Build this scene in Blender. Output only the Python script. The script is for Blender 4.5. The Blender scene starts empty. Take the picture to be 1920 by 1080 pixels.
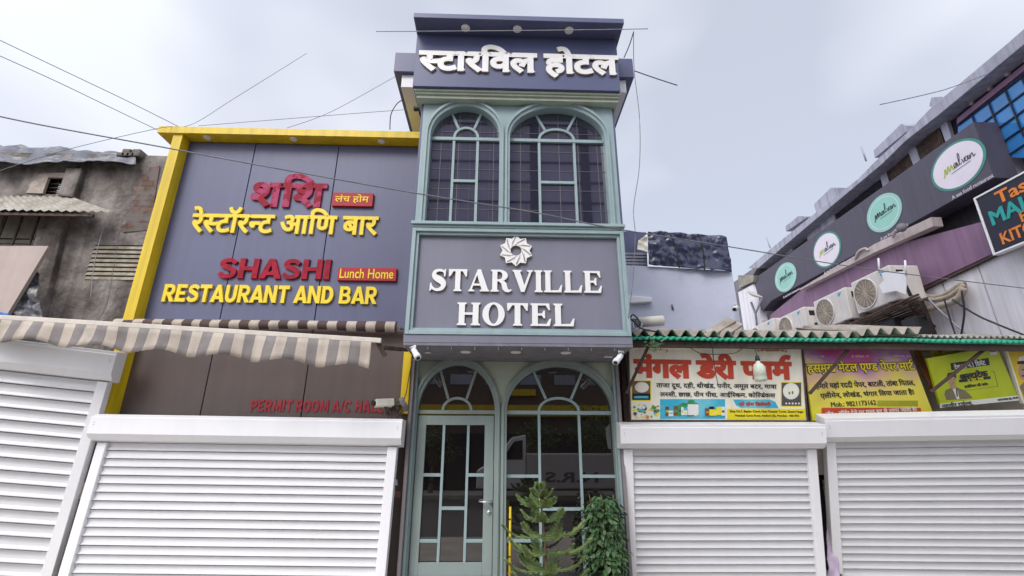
import bpy, bmesh, math, random
from mathutils import Vector, Matrix, noise
R = math.radians
random.seed(7)
S = bpy.context.scene
C = S.collection

# ------------------------------------------------------------------ camera
YAW, PITCH, ROLL, FPX = R(1.68), R(18.97), R(0.2), 901.65
cam_d = bpy.data.cameras.new('camera')
cam_d.sensor_width = 36.0
cam_d.lens = 36.0 * FPX / 1920
cam_d.clip_end = 2000
cam = bpy.data.objects.new('camera', cam_d)
C.objects.link(cam)
fw = Vector((math.sin(YAW)*math.cos(PITCH), math.cos(YAW)*math.cos(PITCH), math.sin(PITCH)))
rt = Vector((math.cos(YAW), -math.sin(YAW), 0))
up = rt.cross(fw)
RT = rt*math.cos(ROLL) + up*math.sin(ROLL)
UP = up*math.cos(ROLL) - rt*math.sin(ROLL)
FW = fw
CP = Vector((0, 0, 1.5))
cam.matrix_world = Matrix(((RT.x, UP.x, -FW.x, CP.x), (RT.y, UP.y, -FW.y, CP.y), (RT.z, UP.z, -FW.z, CP.z), (0, 0, 0, 1)))
S.camera = cam

# ------------------------------------------------------------------ sky, sun, exposure
SUN_EL, SUN_AZ = R(42), R(205)      # azimuth measured from +Y towards +X
w = bpy.data.worlds.new('World')
S.world = w
w.use_nodes = True
nt = w.node_tree
nt.nodes.clear()
out = nt.nodes.new('ShaderNodeOutputWorld')
bg = nt.nodes.new('ShaderNodeBackground')
sky = nt.nodes.new('ShaderNodeTexSky')
sky.sky_type = 'NISHITA'
sky.sun_disc = False
sky.sun_elevation = SUN_EL
sky.sun_rotation = SUN_AZ
sky.dust_density = 3.0
tc = nt.nodes.new('ShaderNodeTexCoord')
mp = nt.nodes.new('ShaderNodeMapping')
mp.inputs['Scale'].default_value = (1.0, 1.0, 1.6)
mp.inputs['Location'].default_value = (0.35, 0.1, 0.2)
nz = nt.nodes.new('ShaderNodeTexNoise')
nz.inputs['Scale'].default_value = 1.8
nz.inputs['Detail'].default_value = 3.0
nz.inputs['Roughness'].default_value = 0.45
rp = nt.nodes.new('ShaderNodeValToRGB')
rp.color_ramp.elements[0].position = 0.36
rp.color_ramp.elements[0].color = (0.60, 0.60, 0.60, 1)
rp.color_ramp.elements[1].position = 0.62
rp.color_ramp.elements[1].color = (1, 1, 1, 1)
mx = nt.nodes.new('ShaderNodeMixRGB')
mx.inputs[2].default_value = (6.35, 6.6, 7.35, 1)
nt.links.new(tc.outputs['Generated'], mp.inputs[0])
nt.links.new(mp.outputs[0], nz.inputs['Vector'])
nt.links.new(nz.outputs['Fac'], rp.inputs[0])
nt.links.new(rp.outputs[0], mx.inputs[0])
nt.links.new(sky.outputs[0], mx.inputs[1])
# hazy sky, brighter round the veiled sun; glow added as frontal fill light
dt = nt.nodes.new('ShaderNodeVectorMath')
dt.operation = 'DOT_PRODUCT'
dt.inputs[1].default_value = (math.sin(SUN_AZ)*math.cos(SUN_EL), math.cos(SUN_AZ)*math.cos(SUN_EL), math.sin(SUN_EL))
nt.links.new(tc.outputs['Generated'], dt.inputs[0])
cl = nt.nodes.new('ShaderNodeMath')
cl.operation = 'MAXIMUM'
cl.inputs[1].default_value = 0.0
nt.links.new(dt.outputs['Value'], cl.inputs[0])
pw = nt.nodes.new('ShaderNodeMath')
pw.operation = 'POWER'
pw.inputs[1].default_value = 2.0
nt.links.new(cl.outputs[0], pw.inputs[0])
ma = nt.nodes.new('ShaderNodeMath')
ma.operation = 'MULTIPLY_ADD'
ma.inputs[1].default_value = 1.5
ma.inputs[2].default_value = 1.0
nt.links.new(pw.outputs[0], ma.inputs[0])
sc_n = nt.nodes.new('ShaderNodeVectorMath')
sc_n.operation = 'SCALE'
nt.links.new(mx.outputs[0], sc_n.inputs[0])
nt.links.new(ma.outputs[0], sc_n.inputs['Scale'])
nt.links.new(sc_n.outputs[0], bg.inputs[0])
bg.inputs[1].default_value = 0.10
nt.links.new(bg.outputs[0], out.inputs[0])

sl = bpy.data.lights.new('sun', 'SUN')
sl.energy = 1.1
sl.angle = R(25)
sl.color = (1.0, 0.965, 0.93)
so = bpy.data.objects.new('sun', sl)
C.objects.link(so)
sd = Vector((math.sin(SUN_AZ)*math.cos(SUN_EL), math.cos(SUN_AZ)*math.cos(SUN_EL), math.sin(SUN_EL)))
so.rotation_euler = sd.to_track_quat('Z', 'Y').to_euler()
so.location = (0, 0, 40)

S.view_settings.view_transform = 'Standard'
S.view_settings.look = 'None'
S.view_settings.exposure = 0.52
S.view_settings.gamma = 1.0

# ------------------------------------------------------------------ unprojection of measured points onto real planes
def ray(x, y):
    return RT*((x-960)/FPX) + UP*((540-y)/FPX) + FW
def aY(x, y, Y):
    d = ray(x, y)
    return CP + d*(Y/d.y)
def aX(x, y, X):
    d = ray(x, y)
    return CP + d*(X/d.x)
def X_(x, y, Y): return aY(x, y, Y).x
def Z_(x, y, Y): return aY(x, y, Y).z

# ------------------------------------------------------------------ materials
def mat(name, col, rough=0.6, var=0.10, scale=2.5, bump=0.0, bscale=60, metal=0.0, streak=0.0, col2=None, ramp=(0.4, 0.65), spec=0.5, ior=1.45, detail=6):
    m = bpy.data.materials.new(name)
    m.use_nodes = True
    n = m.node_tree
    b = n.nodes['Principled BSDF']
    b.inputs['Roughness'].default_value = rough
    b.inputs['Metallic'].default_value = metal
    b.inputs['IOR'].default_value = ior
    b.inputs['Specular IOR Level'].default_value = spec
    t = n.nodes.new('ShaderNodeTexCoord')
    z = n.nodes.new('ShaderNodeTexNoise')
    z.inputs['Scale'].default_value = scale
    z.inputs['Detail'].default_value = detail
    z.inputs['Roughness'].default_value = 0.6
    n.links.new(t.outputs['Object'], z.inputs['Vector'])
    r = n.nodes.new('ShaderNodeValToRGB')
    if col2 is None:
        c0 = [max(0, c*(1-var)) for c in col]
        c1 = [min(1, c*(1+var)) for c in col]
        r.color_ramp.elements[0].position = 0.3
        r.color_ramp.elements[1].position = 0.7
    else:
        c0, c1 = col, col2
        r.color_ramp.elements[0].position = ramp[0]
        r.color_ramp.elements[1].position = ramp[1]
    r.color_ramp.elements[0].color = (*c0, 1)
    r.color_ramp.elements[1].color = (*c1, 1)
    n.links.new(z.outputs['Fac'], r.inputs[0])
    last = r.outputs[0]
    if streak > 0:
        p = n.nodes.new('ShaderNodeMapping')
        p.inputs['Scale'].default_value = (9, 9, 0.5)
        n.links.new(t.outputs['Object'], p.inputs[0])
        z2 = n.nodes.new('ShaderNodeTexNoise')
        z2.inputs['Scale'].default_value = 1.0
        z2.inputs['Detail'].default_value = 5
        n.links.new(p.outputs[0], z2.inputs['Vector'])
        r2 = n.nodes.new('ShaderNodeValToRGB')
        r2.color_ramp.elements[0].position = 0.33
        r2.color_ramp.elements[0].color = (1-streak, 1-streak, 1-streak*1.05, 1)
        r2.color_ramp.elements[1].position = 0.6
        r2.color_ramp.elements[1].color = (1, 1, 1, 1)
        n.links.new(z2.outputs['Fac'], r2.inputs[0])
        mm = n.nodes.new('ShaderNodeMixRGB')
        mm.blend_type = 'MULTIPLY'
        mm.inputs[0].default_value = 1
        n.links.new(last, mm.inputs[1])
        n.links.new(r2.outputs[0], mm.inputs[2])
        last = mm.outputs[0]
    n.links.new(last, b.inputs['Base Color'])
    # uneven gloss
    rr = n.nodes.new('ShaderNodeMapRange')
    rr.inputs[3].default_value = max(0.02, rough-0.08)
    rr.inputs[4].default_value = min(1, rough+0.08)
    n.links.new(z.outputs['Fac'], rr.inputs[0])
    if rough > 0.12:
        n.links.new(rr.outputs[0], b.inputs['Roughness'])
    if bump > 0:
        z3 = n.nodes.new('ShaderNodeTexNoise')
        z3.inputs['Scale'].default_value = bscale
        z3.inputs['Detail'].default_value = 4
        n.links.new(t.outputs['Object'], z3.inputs['Vector'])
        bm_ = n.nodes.new('ShaderNodeBump')
        bm_.inputs['Strength'].default_value = bump
        bm_.inputs['Distance'].default_value = 0.03
        n.links.new(z3.outputs['Fac'], bm_.inputs['Height'])
        n.links.new(bm_.outputs[0], b.inputs['Normal'])
    return m

M = {}
M['panel'] = mat('grey_panel', (0.108, 0.115, 0.200), 0.42, 0.06, 1.2, streak=0.07)
M['panel_low'] = mat('taupe_panel', (0.112, 0.083, 0.076), 0.5, 0.08, 1.5, streak=0.10)
M['signgrey'] = mat('sign_grey', (0.212, 0.212, 0.268), 0.42, 0.05, 1.5, streak=0.05)
M['boxgrey'] = mat('box_grey', (0.096, 0.108, 0.205), 0.4, 0.06, 1.5, streak=0.06)
M['teal'] = mat('teal_paint', (0.315, 0.415, 0.425), 0.42, 0.07, 3, bump=0.05, bscale=30, streak=0.08)
M['sage'] = mat('sage_paint', (0.275, 0.335, 0.315), 0.45, 0.07, 3, bump=0.05, bscale=30, streak=0.06)
M['column'] = mat('mauve_column', (0.23, 0.205, 0.21), 0.5, 0.08, 2, streak=0.12)
M['sage_wall'] = mat('pale_sage_wall', (0.46, 0.51, 0.41), 0.5, 0.07, 3, bump=0.05, bscale=30, streak=0.08)
M['yellow'] = mat('yellow_panel', (0.72, 0.51, 0.012), 0.42, 0.07, 2, streak=0.2)
M['yellow_let'] = mat('yellow_letter', (0.85, 0.63, 0.012), 0.4, 0.06, 6)
M['red_let'] = mat('red_letter', (0.26, 0.004, 0.018), 0.6, 0, 9, spec=0.25, col2=(0.38, 0.008, 0.032), ramp=(0.45, 0.55))
M['pink_let'] = mat('peeled_pink_letter', (0.28, 0.005, 0.026), 0.6, 0, 5.5, spec=0.25, col2=(0.40, 0.055, 0.13), ramp=(0.47, 0.53))
M['red_plate'] = mat('red_plate', (0.38, 0.010, 0.018), 0.55, 0.15, 6)
M['red_paint'] = mat('red_paint', (0.33, 0.010, 0.022), 0.5, 0, 5, col2=(0.36, 0.05, 0.055), ramp=(0.5, 0.7))
M['white_let'] = mat('white_letter', (0.86, 0.85, 0.83), 0.4, 0.03, 6)
M['tan_side'] = mat('letter_side', (0.50, 0.40, 0.24), 0.5, 0.1, 8)
M['white'] = mat('white_paint', (0.80, 0.80, 0.81), 0.4, 0.03, 3, streak=0.04)
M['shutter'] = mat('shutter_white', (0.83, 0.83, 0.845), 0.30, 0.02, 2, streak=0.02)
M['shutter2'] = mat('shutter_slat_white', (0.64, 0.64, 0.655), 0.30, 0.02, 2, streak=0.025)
M['metal'] = mat('brushed_steel', (0.55, 0.55, 0.56), 0.3, 0.08, 8, metal=0.9)
M['dark'] = mat('dark_void', (0.012, 0.011, 0.012), 0.8, 0.2, 4)  # near-black colour stands in for the shade inside openings
M['black'] = mat('black_plastic', (0.02, 0.02, 0.022), 0.5, 0.2, 6)
M['cable'] = mat('cable_black', (0.022, 0.022, 0.028), 0.6, 0.2, 6)
M['cable_grey'] = mat('cable_grey', (0.33, 0.33, 0.36), 0.6, 0.2, 6)
M['rod'] = mat('thin_rod', (0.17, 0.15, 0.15), 0.6, 0.1, 5)
M['cable_mid'] = mat('cable_mid_grey', (0.17, 0.17, 0.19), 0.6, 0.3, 3)
M['glass_up'] = mat('tinted_glass', (0.028, 0.028, 0.050), 0.02, 0.15, 1.5, bump=0.002, bscale=1.4, ior=2.4)
M['glass_low'] = mat('dark_glass', (0.010, 0.008, 0.008), 0.015, 0.15, 1.5, bump=0.005, bscale=1.2, ior=2.3)
M['concrete'] = mat('old_plaster', (0.105, 0.088, 0.078), 0.9, 0, 2.2, bump=0.9, bscale=14, streak=0.32, col2=(0.33, 0.295, 0.27), ramp=(0.36, 0.62), detail=9)
M['plaster_light'] = mat('pale_plaster', (0.42, 0.36, 0.31), 0.9, 0.25, 9, bump=0.6, bscale=30)
M['rust'] = mat('rusty_iron', (0.055, 0.035, 0.028), 0.75, 0, 9, col2=(0.12, 0.08, 0.06))
M['sheet'] = mat('weathered_sheet', (0.28, 0.25, 0.20), 0.6, 0, 3, streak=0.25, col2=(0.44, 0.42, 0.36))
M['board'] = mat('beige_board', (0.47, 0.38, 0.34), 0.6, 0.08, 3, streak=0.08)
M['tarp_grey'] = mat('grey_tarpaulin', (0.085, 0.09, 0.11), 0.38, 0, 4, bump=0.6, bscale=9, col2=(0.36, 0.345, 0.32), ramp=(0.48, 0.72))
M['tarp_blue'] = mat('navy_tarpaulin', (0.040, 0.045, 0.09), 0.18, 0, 6, bump=0.5, bscale=7, col2=(0.30, 0.31, 0.36), ramp=(0.56, 0.80))  # pale second colour paints in highlights, like dusty creases
M['louvre'] = mat('louvre_slat', (0.27, 0.235, 0.17), 0.8, 0, 9, col2=(0.46, 0.42, 0.33), ramp=(0.4, 0.7), bump=0.3)
M['fab_l'] = mat('beige_stripe', (0.50, 0.43, 0.36), 0.85, 0.12, 6, bump=0.2, bscale=120, streak=0.18)
M['fab_d'] = mat('grey_stripe', (0.235, 0.21, 0.20), 0.85, 0.15, 6, bump=0.2, bscale=120, streak=0.18)
M['fab_b'] = mat('brown_stripe', (0.085, 0.055, 0.050), 0.85, 0.15, 6, bump=0.2, bscale=120)
M['bar'] = mat('awning_bar', (0.66, 0.60, 0.52), 0.45, 0.1, 5, streak=0.12)
M['wallwhite'] = mat('pale_limewash', (0.56, 0.59, 0.70), 0.85, 0.06, 1.4, bump=0.10, bscale=12)
M['cream'] = mat('cream_wall', (0.58, 0.52, 0.45), 0.85, 0.1, 3, bump=0.1, streak=0.15)
M['asb'] = mat('corrugated_cement', (0.27, 0.23, 0.19), 0.85, 0, 4, bump=0.25, bscale=40, col2=(0.47, 0.43, 0.37), ramp=(0.35, 0.7))
M['green'] = mat('green_sheet', (0.02, 0.36, 0.21), 0.4, 0.2, 5)
M['wood'] = mat('dark_wood', (0.07, 0.045, 0.035), 0.75, 0.3, 8, bump=0.3)
M['purple'] = mat('purple_panel', (0.240, 0.135, 0.225), 0.5, 0.10, 1.6, streak=0.18)
M['fascia'] = mat('charcoal_fascia', (0.088, 0.080, 0.112), 0.5, 0.10, 1.0, streak=0.14)
M['fascia2'] = mat('grey_fascia_end', (0.115, 0.10, 0.125), 0.5, 0.08, 1.0, streak=0.1)
M['mint'] = mat('mint_disc', (0.30, 0.58, 0.50), 0.5, 0.05, 3)
M['mint_d'] = mat('green_ring', (0.06, 0.26, 0.22), 0.5, 0.05, 3)
M['disc'] = mat('pale_disc', (0.74, 0.68, 0.75), 0.5, 0.04, 3)
M['ink'] = mat('dark_ink', (0.03, 0.03, 0.035), 0.6, 0.1, 5)
M['lime'] = mat('lime_ink', (0.42, 0.50, 0.10), 0.6, 0.1, 5)
M['paleink'] = mat('pale_ink', (0.6, 0.55, 0.62), 0.6, 0.1, 5)
M['conc_l'] = mat('weathered_concrete', (0.40, 0.40, 0.48), 0.85, 0.14, 1.3, bump=0.2, bscale=15, streak=0.30)
M['conc_g'] = mat('grey_concrete', (0.22, 0.21, 0.24), 0.85, 0.12, 1.5, bump=0.2, streak=0.2)
M['panelwhite'] = mat('white_cladding', (0.80, 0.78, 0.82), 0.55, 0.07, 1.6, streak=0.20)
M['blueglass'] = mat('blue_glass', (0.035, 0.23, 0.58), 0.06, 0.25, 1.1, bump=0.02, bscale=2, ior=1.7)
M['ledge'] = mat('pale_ledge', (0.50, 0.43, 0.42), 0.7, 0.1, 3, streak=0.2)
M['acwhite'] = mat('air_conditioner_white', (0.66, 0.62, 0.58), 0.5, 0.07, 4, streak=0.14)
M['acgrille'] = mat('fan_grille', (0.24, 0.20, 0.175), 0.6, 0.2, 14)
M['acblue'] = mat('blue_mark', (0.05, 0.35, 0.55), 0.5, 0.1, 5)
M['pipe'] = mat('lagged_pipe', (0.42, 0.36, 0.29), 0.8, 0.2, 9, bump=0.4)
M['navy'] = mat('navy_board', (0.012, 0.012, 0.03), 0.35, 0.2, 3)
M['orange'] = mat('orange_letter', (0.72, 0.22, 0.03), 0.5, 0.1, 5)
M['tealink'] = mat('teal_letter', (0.02, 0.33, 0.31), 0.5, 0.1, 5)
M['creamboard'] = mat('cream_board', (0.86, 0.83, 0.70), 0.55, 0.06, 3, streak=0.10)
M['redink'] = mat('red_ink', (0.52, 0.06, 0.03), 0.5, 0.12, 6)
M['cyan'] = mat('cyan_print', (0.04, 0.42, 0.60), 0.5, 0, 3, col2=(0.20, 0.58, 0.66))
M['yelprint'] = mat('yellow_print', (0.85, 0.70, 0.02), 0.5, 0.08, 3)
M['limeboard'] = mat('lime_board', (0.46, 0.54, 0.015), 0.45, 0.08, 2, streak=0.08)
M['yelboard'] = mat('yellow_board', (0.72, 0.52, 0.02), 0.5, 0.1, 2, streak=0.1)
M['greyprint'] = mat('grey_print', (0.10, 0.09, 0.085), 0.5, 0.25, 12)
M['whiteprint'] = mat('white_print', (0.75, 0.76, 0.72), 0.5, 0.06, 6)
M['greenprint'] = mat('green_print', (0.05, 0.30, 0.10), 0.5, 0.3, 9)
M['brownprint'] = mat('brown_print', (0.20, 0.09, 0.04), 0.5, 0.3, 9)
M['skin'] = mat('printed_skin', (0.48, 0.30, 0.19), 0.5, 0.08, 9)
M['suit'] = mat('printed_suit', (0.20, 0.17, 0.10), 0.5, 0.15, 9)
M['olive'] = mat('olive_print', (0.36, 0.36, 0.02), 0.5, 0.1, 9)
M['orangefab'] = mat('orange_cloth', (0.42, 0.14, 0.05), 0.8, 0.2, 6)
M['leaf'] = mat('glossy_leaf', (0.026, 0.070, 0.028), 0.4, 0, 7, col2=(0.10, 0.19, 0.065), ramp=(0.3, 0.7))
M['leaf2'] = mat('pine_needle', (0.085, 0.155, 0.045), 0.55, 0, 7, col2=(0.25, 0.34, 0.11), ramp=(0.3, 0.7))
M['leaf3'] = mat('street_leaf', (0.035, 0.085, 0.02), 0.5, 0, 3, col2=(0.12, 0.20, 0.04), ramp=(0.3, 0.7))
M['bark'] = mat('bark', (0.16, 0.11, 0.06), 0.9, 0.25, 12, bump=0.4)
M['pot'] = mat('terracotta', (0.30, 0.11, 0.06), 0.8, 0.15, 5)
M['soil'] = mat('soil', (0.06, 0.045, 0.03), 0.95, 0.3, 15)
M['asphalt'] = mat('asphalt', (0.075, 0.07, 0.065), 0.9, 0.3, 3, bump=0.3, bscale=150)
M['paving'] = mat('paving', (0.42, 0.38, 0.33), 0.85, 0.2, 2, bump=0.2, bscale=60)
M['kerb'] = mat('kerb_stone', (0.30, 0.29, 0.27), 0.85, 0.2, 3)
M['clear'] = mat('bottle_plastic', (0.62, 0.68, 0.55), 0.25, 0.12, 20)
M['facade_dim'] = mat('brown_render', (0.14, 0.10, 0.08), 0.8, 0.15, 1)
M['facade_blue'] = mat('slate_render', (0.42, 0.40, 0.54), 0.7, 0.12, 0.6)
M['facade_win'] = mat('far_window', (0.33, 0.33, 0.42), 0.3, 0.2, 0.7)
M['van'] = mat('van_body', (0.55, 0.50, 0.50), 0.4, 0.05, 1)
M['tyre'] = mat('tyre_rubber', (0.02, 0.02, 0.02), 0.8, 0.2, 9)
M['lilac'] = mat('lilac_cloth', (0.55, 0.46, 0.60), 0.85, 0.1, 9)
M['packet'] = mat('printed_packets', (0.03, 0.22, 0.14), 0.4, 0, 26, col2=(0.6, 0.5, 0.25), ramp=(0.4, 0.6))
M['brick'] = None

def brick_mat():
    m = bpy.data.materials.new('bare_brick')
    m.use_nodes = True
    n = m.node_tree
    b = n.nodes['Principled BSDF']
    b.inputs['Roughness'].default_value = 0.9
    t = n.nodes.new('ShaderNodeTexCoord')
    mp_ = n.nodes.new('ShaderNodeMapping')
    mp_.inputs['Rotation'].default_value = (R(90), 0, 0)
    br = n.nodes.new('ShaderNodeTexBrick')
    br.inputs['Scale'].default_value = 1
    br.inputs['Brick Width'].default_value = 0.22
    br.inputs['Row Height'].default_value = 0.09
    br.inputs['Mortar Size'].default_value = 0.012
    br.inputs['Color1'].default_value = (0.22, 0.11, 0.07, 1)
    br.inputs['Color2'].default_value = (0.12, 0.08, 0.06, 1)
    br.inputs['Mortar'].default_value = (0.09, 0.08, 0.07, 1)
    nz_ = n.nodes.new('ShaderNodeTexNoise')
    nz_.inputs['Scale'].default_value = 3
    ad = n.nodes.new('ShaderNodeMixRGB')
    ad.inputs[0].default_value = 0.06
    n.links.new(t.outputs['Object'], mp_.inputs[0])
    n.links.new(mp_.outputs[0], ad.inputs[1])
    n.links.new(nz_.outputs['Color'], ad.inputs[2])
    n.links.new(ad.outputs[0], br.inputs['Vector'])
    nm = n.nodes.new('ShaderNodeTexNoise')
    nm.inputs['Scale'].default_value = 5
    nm.inputs['Detail'].default_value = 6
    n.links.new(t.outputs['Object'], nm.inputs['Vector'])
    rm = n.nodes.new('ShaderNodeValToRGB')
    rm.color_ramp.elements[0].position = 0.46
    rm.color_ramp.elements[1].position = 0.56
    n.links.new(nm.outputs['Fac'], rm.inputs[0])
    mxb = n.nodes.new('ShaderNodeMixRGB')
    mxb.inputs[1].default_value = (0.17, 0.145, 0.13, 1)
    n.links.new(rm.outputs[0], mxb.inputs[0])
    n.links.new(br.outputs['Color'], mxb.inputs[2])
    n.links.new(mxb.outputs[0], b.inputs['Base Color'])
    bu = n.nodes.new('ShaderNodeBump')
    bu.inputs['Strength'].default_value = 0.8
    bu.inputs['Distance'].default_value = 0.02
    n.links.new(br.outputs['Fac'], bu.inputs['Height'])
    bu.invert = True
    n.links.new(bu.outputs[0], b.inputs['Normal'])
    return m
M['brick'] = brick_mat()

def festive_mat():   # the printed colour wash of the scrap dealer's board
    m = bpy.data.materials.new('colour_wash_print')
    m.use_nodes = True
    n = m.node_tree
    b = n.nodes['Principled BSDF']
    b.inputs['Roughness'].default_value = 0.5
    t = n.nodes.new('ShaderNodeTexCoord')
    z = n.nodes.new('ShaderNodeTexNoise')
    z.inputs['Scale'].default_value = 1.7
    z.inputs['Detail'].default_value = 2
    sp = n.nodes.new('ShaderNodeSeparateXYZ')
    mr = n.nodes.new('ShaderNodeMapRange')
    mr.inputs[1].default_value = 1.98
    mr.inputs[2].default_value = 3.05
    ma = n.nodes.new('ShaderNodeMath')
    ma.operation = 'MULTIPLY_ADD'
    ma.inputs[1].default_value = 1.15
    r = n.nodes.new('ShaderNodeValToRGB')
    e = r.color_ramp.elements
    e[0].position = 0.30
    e[0].color = (0.74, 0.68, 0.03, 1)
    e[1].position = 0.98
    e[1].color = (0.45, 0.06, 0.22, 1)
    for p, c in ((0.62, (0.70, 0.58, 0.10, 1)), (0.76, (0.66, 0.42, 0.30, 1)), (0.87, (0.36, 0.17, 0.36, 1))):
        x = r.color_ramp.elements.new(p)
        x.color = c
    n.links.new(t.outputs['Object'], z.inputs['Vector'])
    n.links.new(t.outputs['Object'], sp.inputs[0])
    n.links.new(sp.outputs[2], mr.inputs[0])
    n.links.new(z.outputs['Fac'], ma.inputs[0])
    n.links.new(mr.outputs[0], ma.inputs[2])
    n.links.new(ma.outputs[0], r.inputs[0])
    ad = n.nodes.new('ShaderNodeMath')
    ad.operation = 'MULTIPLY'
    ad.inputs[1].default_value = 0.7
    n.links.new(ma.outputs[0], ad.inputs[0])
    n.links.new(ad.outputs[0], r.inputs[0])
    n.links.new(r.outputs[0], b.inputs['Base Color'])
    return m
M['festive'] = festive_mat()

# ------------------------------------------------------------------ building blocks
def link(name, me, parent=None):
    o = bpy.data.objects.new(name, me)
    C.objects.link(o)
    if parent is not None:
        o.parent = parent
        if not parent.get('local'):
            ls = Vector()
            p = parent
            while p is not None:
                ls += p.location
                p = p.parent
            o.location = -ls
    return o

def thing(name, label, cat, loc=(0, 0, 0), group=None, rot=None, local=False):
    o = bpy.data.objects.new(name, None)
    o.empty_display_size = 0.1
    C.objects.link(o)
    o.location = loc
    o['label'] = label
    o['category'] = cat
    if group: o['group'] = group
    if rot is not None: o.rotation_euler = rot
    if local: o['local'] = 1
    return o

def tag(o, label, cat, group=None):
    o['label'] = label
    o['category'] = cat
    if group: o['group'] = group
    return o

class MB:
    def __init__(s):
        s.v, s.f, s.mi, s.sm = [], [], [], []
    def add(s, vs, fs, mi=0, smooth=False):
        k = len(s.v)
        s.v += [tuple(p) for p in vs]
        s.f += [tuple(i+k for i in f) for f in fs]
        s.mi += [mi]*len(fs)
        s.sm += [smooth]*len(fs)
        return s
    def box(s, x0, x1, y0, y1, z0, z1, mi=0):
        if x0 > x1: x0, x1 = x1, x0
        if y0 > y1: y0, y1 = y1, y0
        if z0 > z1: z0, z1 = z1, z0
        vs = [(x, y, z) for z in (z0, z1) for y in (y0, y1) for x in (x0, x1)]
        return s.add(vs, [(0, 2, 3, 1), (4, 5, 7, 6), (0, 1, 5, 4), (2, 6, 7, 3), (0, 4, 6, 2), (1, 3, 7, 5)], mi)
    def bar(s, a, b, w, h, n=Vector((0, -1, 0)), mi=0):
        a, b = Vector(a), Vector(b)
        d = (b-a).normalized()
        n = (n - d*n.dot(d)).normalized()
        t = d.cross(n)
        vs = []
        for p in (a, b):
            for i, j in ((-1, -1), (1, -1), (1, 1), (-1, 1)):
                vs.append(p + t*(i*w/2) + n*(j*h/2))
        return s.add(vs, [(3, 2, 1, 0), (4, 5, 6, 7), (0, 1, 5, 4), (1, 2, 6, 5), (2, 3, 7, 6), (3, 0, 4, 7)], mi)
    def tube(s, pts, r, n=8, mi=0, caps=True, taper=None):
        pts = [Vector(p) for p in pts]
        rings = []
        for i, p in enumerate(pts):
            d = (pts[min(i+1, len(pts)-1)] - pts[max(i-1, 0)]).normalized()
            a = d.cross(Vector((0, 0, 1)))
            if a.length < 0.05: a = d.cross(Vector((1, 0, 0)))
            a.normalize()
            b = d.cross(a)
            rr = r if taper is None else r + (taper-r)*i/(len(pts)-1)
            rings.append([p + a*(rr*math.cos(t*2*math.pi/n)) + b*(rr*math.sin(t*2*math.pi/n)) for t in range(n)])
        vs = [v for g in rings for v in g]
        fs = []
        for i in range(len(pts)-1):
            for j in range(n):
                fs.append((i*n+j, i*n+(j+1) % n, (i+1)*n+(j+1) % n, (i+1)*n+j))
        if caps:
            fs.append(tuple(range(n))[::-1])
            fs.append(tuple((len(pts)-1)*n+j for j in range(n)))
        return s.add(vs, fs, mi, True)
    def lathe(s, prof, o, ax=Vector((0, 0, 1)), n=24, mi=0, smooth=True):
        ax = Vector(ax).normalized()
        o = Vector(o)
        a = ax.cross(Vector((0, 0, 1)))
        if a.length < 0.05: a = Vector((1, 0, 0))
        a.normalize()
        b = ax.cross(a)
        vs = []
        for r, h in prof:
            for t in range(n):
                an = 2*math.pi*t/n
                vs.append(o + ax*h + a*(r*math.cos(an)) + b*(r*math.sin(an)))
        fs = []
        for i in range(len(prof)-1):
            for j in range(n):
                fs.append((i*n+j, i*n+(j+1) % n, (i+1)*n+(j+1) % n, (i+1)*n+j))
        if prof[0][0] > 1e-4: fs.append(tuple(range(n))[::-1])
        if prof[-1][0] > 1e-4: fs.append(tuple((len(prof)-1)*n+j for j in range(n)))
        return s.add(vs, fs, mi, smooth)
    def piece(s, pc, fr, d0, d1, mi=0, side=None):
        """flat outline pc=(verts2d, faces) laid on frame fr, from depth d0 (back) to d1 (front)"""
        V, F = pc
        nv = len(V)
        if abs(d1-d0) < 1e-6:
            return s.add([fr(x, y, d1) for x, y in V], F, mi)
        vs = [fr(x, y, d1) for x, y in V] + [fr(x, y, d0) for x, y in V]
        cnt = {}
        for f in F:
            for i in range(len(f)):
                a, b = f[i], f[(i+1) % len(f)]
                cnt.setdefault((min(a, b), max(a, b)), []).append((a, b))
        fs2 = [(b, a, a+nv, b+nv) for k, l in cnt.items() if len(l) == 1 for a, b in l]
        k = len(s.v)
        s.add(vs, list(F), mi)
        s.f += [tuple(i+k for i in f) for f in fs2]
        s.mi += [mi if side is None else side]*len(fs2)
        s.sm += [False]*len(fs2)
        return s
    def build(s, name, mats, parent=None, bevel=0, segs=2, fix=True, angle=40):
        me = bpy.data.meshes.new(name)
        me.from_pydata(s.v, [], s.f)
        if not isinstance(mats, (list, tuple)): mats = [mats]
        for m in mats: me.materials.append(m)
        me.polygons.foreach_set('material_index', s.mi)
        me.polygons.foreach_set('use_smooth', s.sm)
        if fix:
            b = bmesh.new()
            b.from_mesh(me)
            bmesh.ops.recalc_face_normals(b, faces=b.faces)
            b.to_mesh(me)
            b.free()
        me.update()
        o = link(name, me, parent)
        if bevel:
            md = o.modifiers.new('bevel', 'BEVEL')
            md.width = bevel
            md.segments = segs
            md.limit_method = 'ANGLE'
            md.angle_limit = R(angle)
        return o

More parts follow.
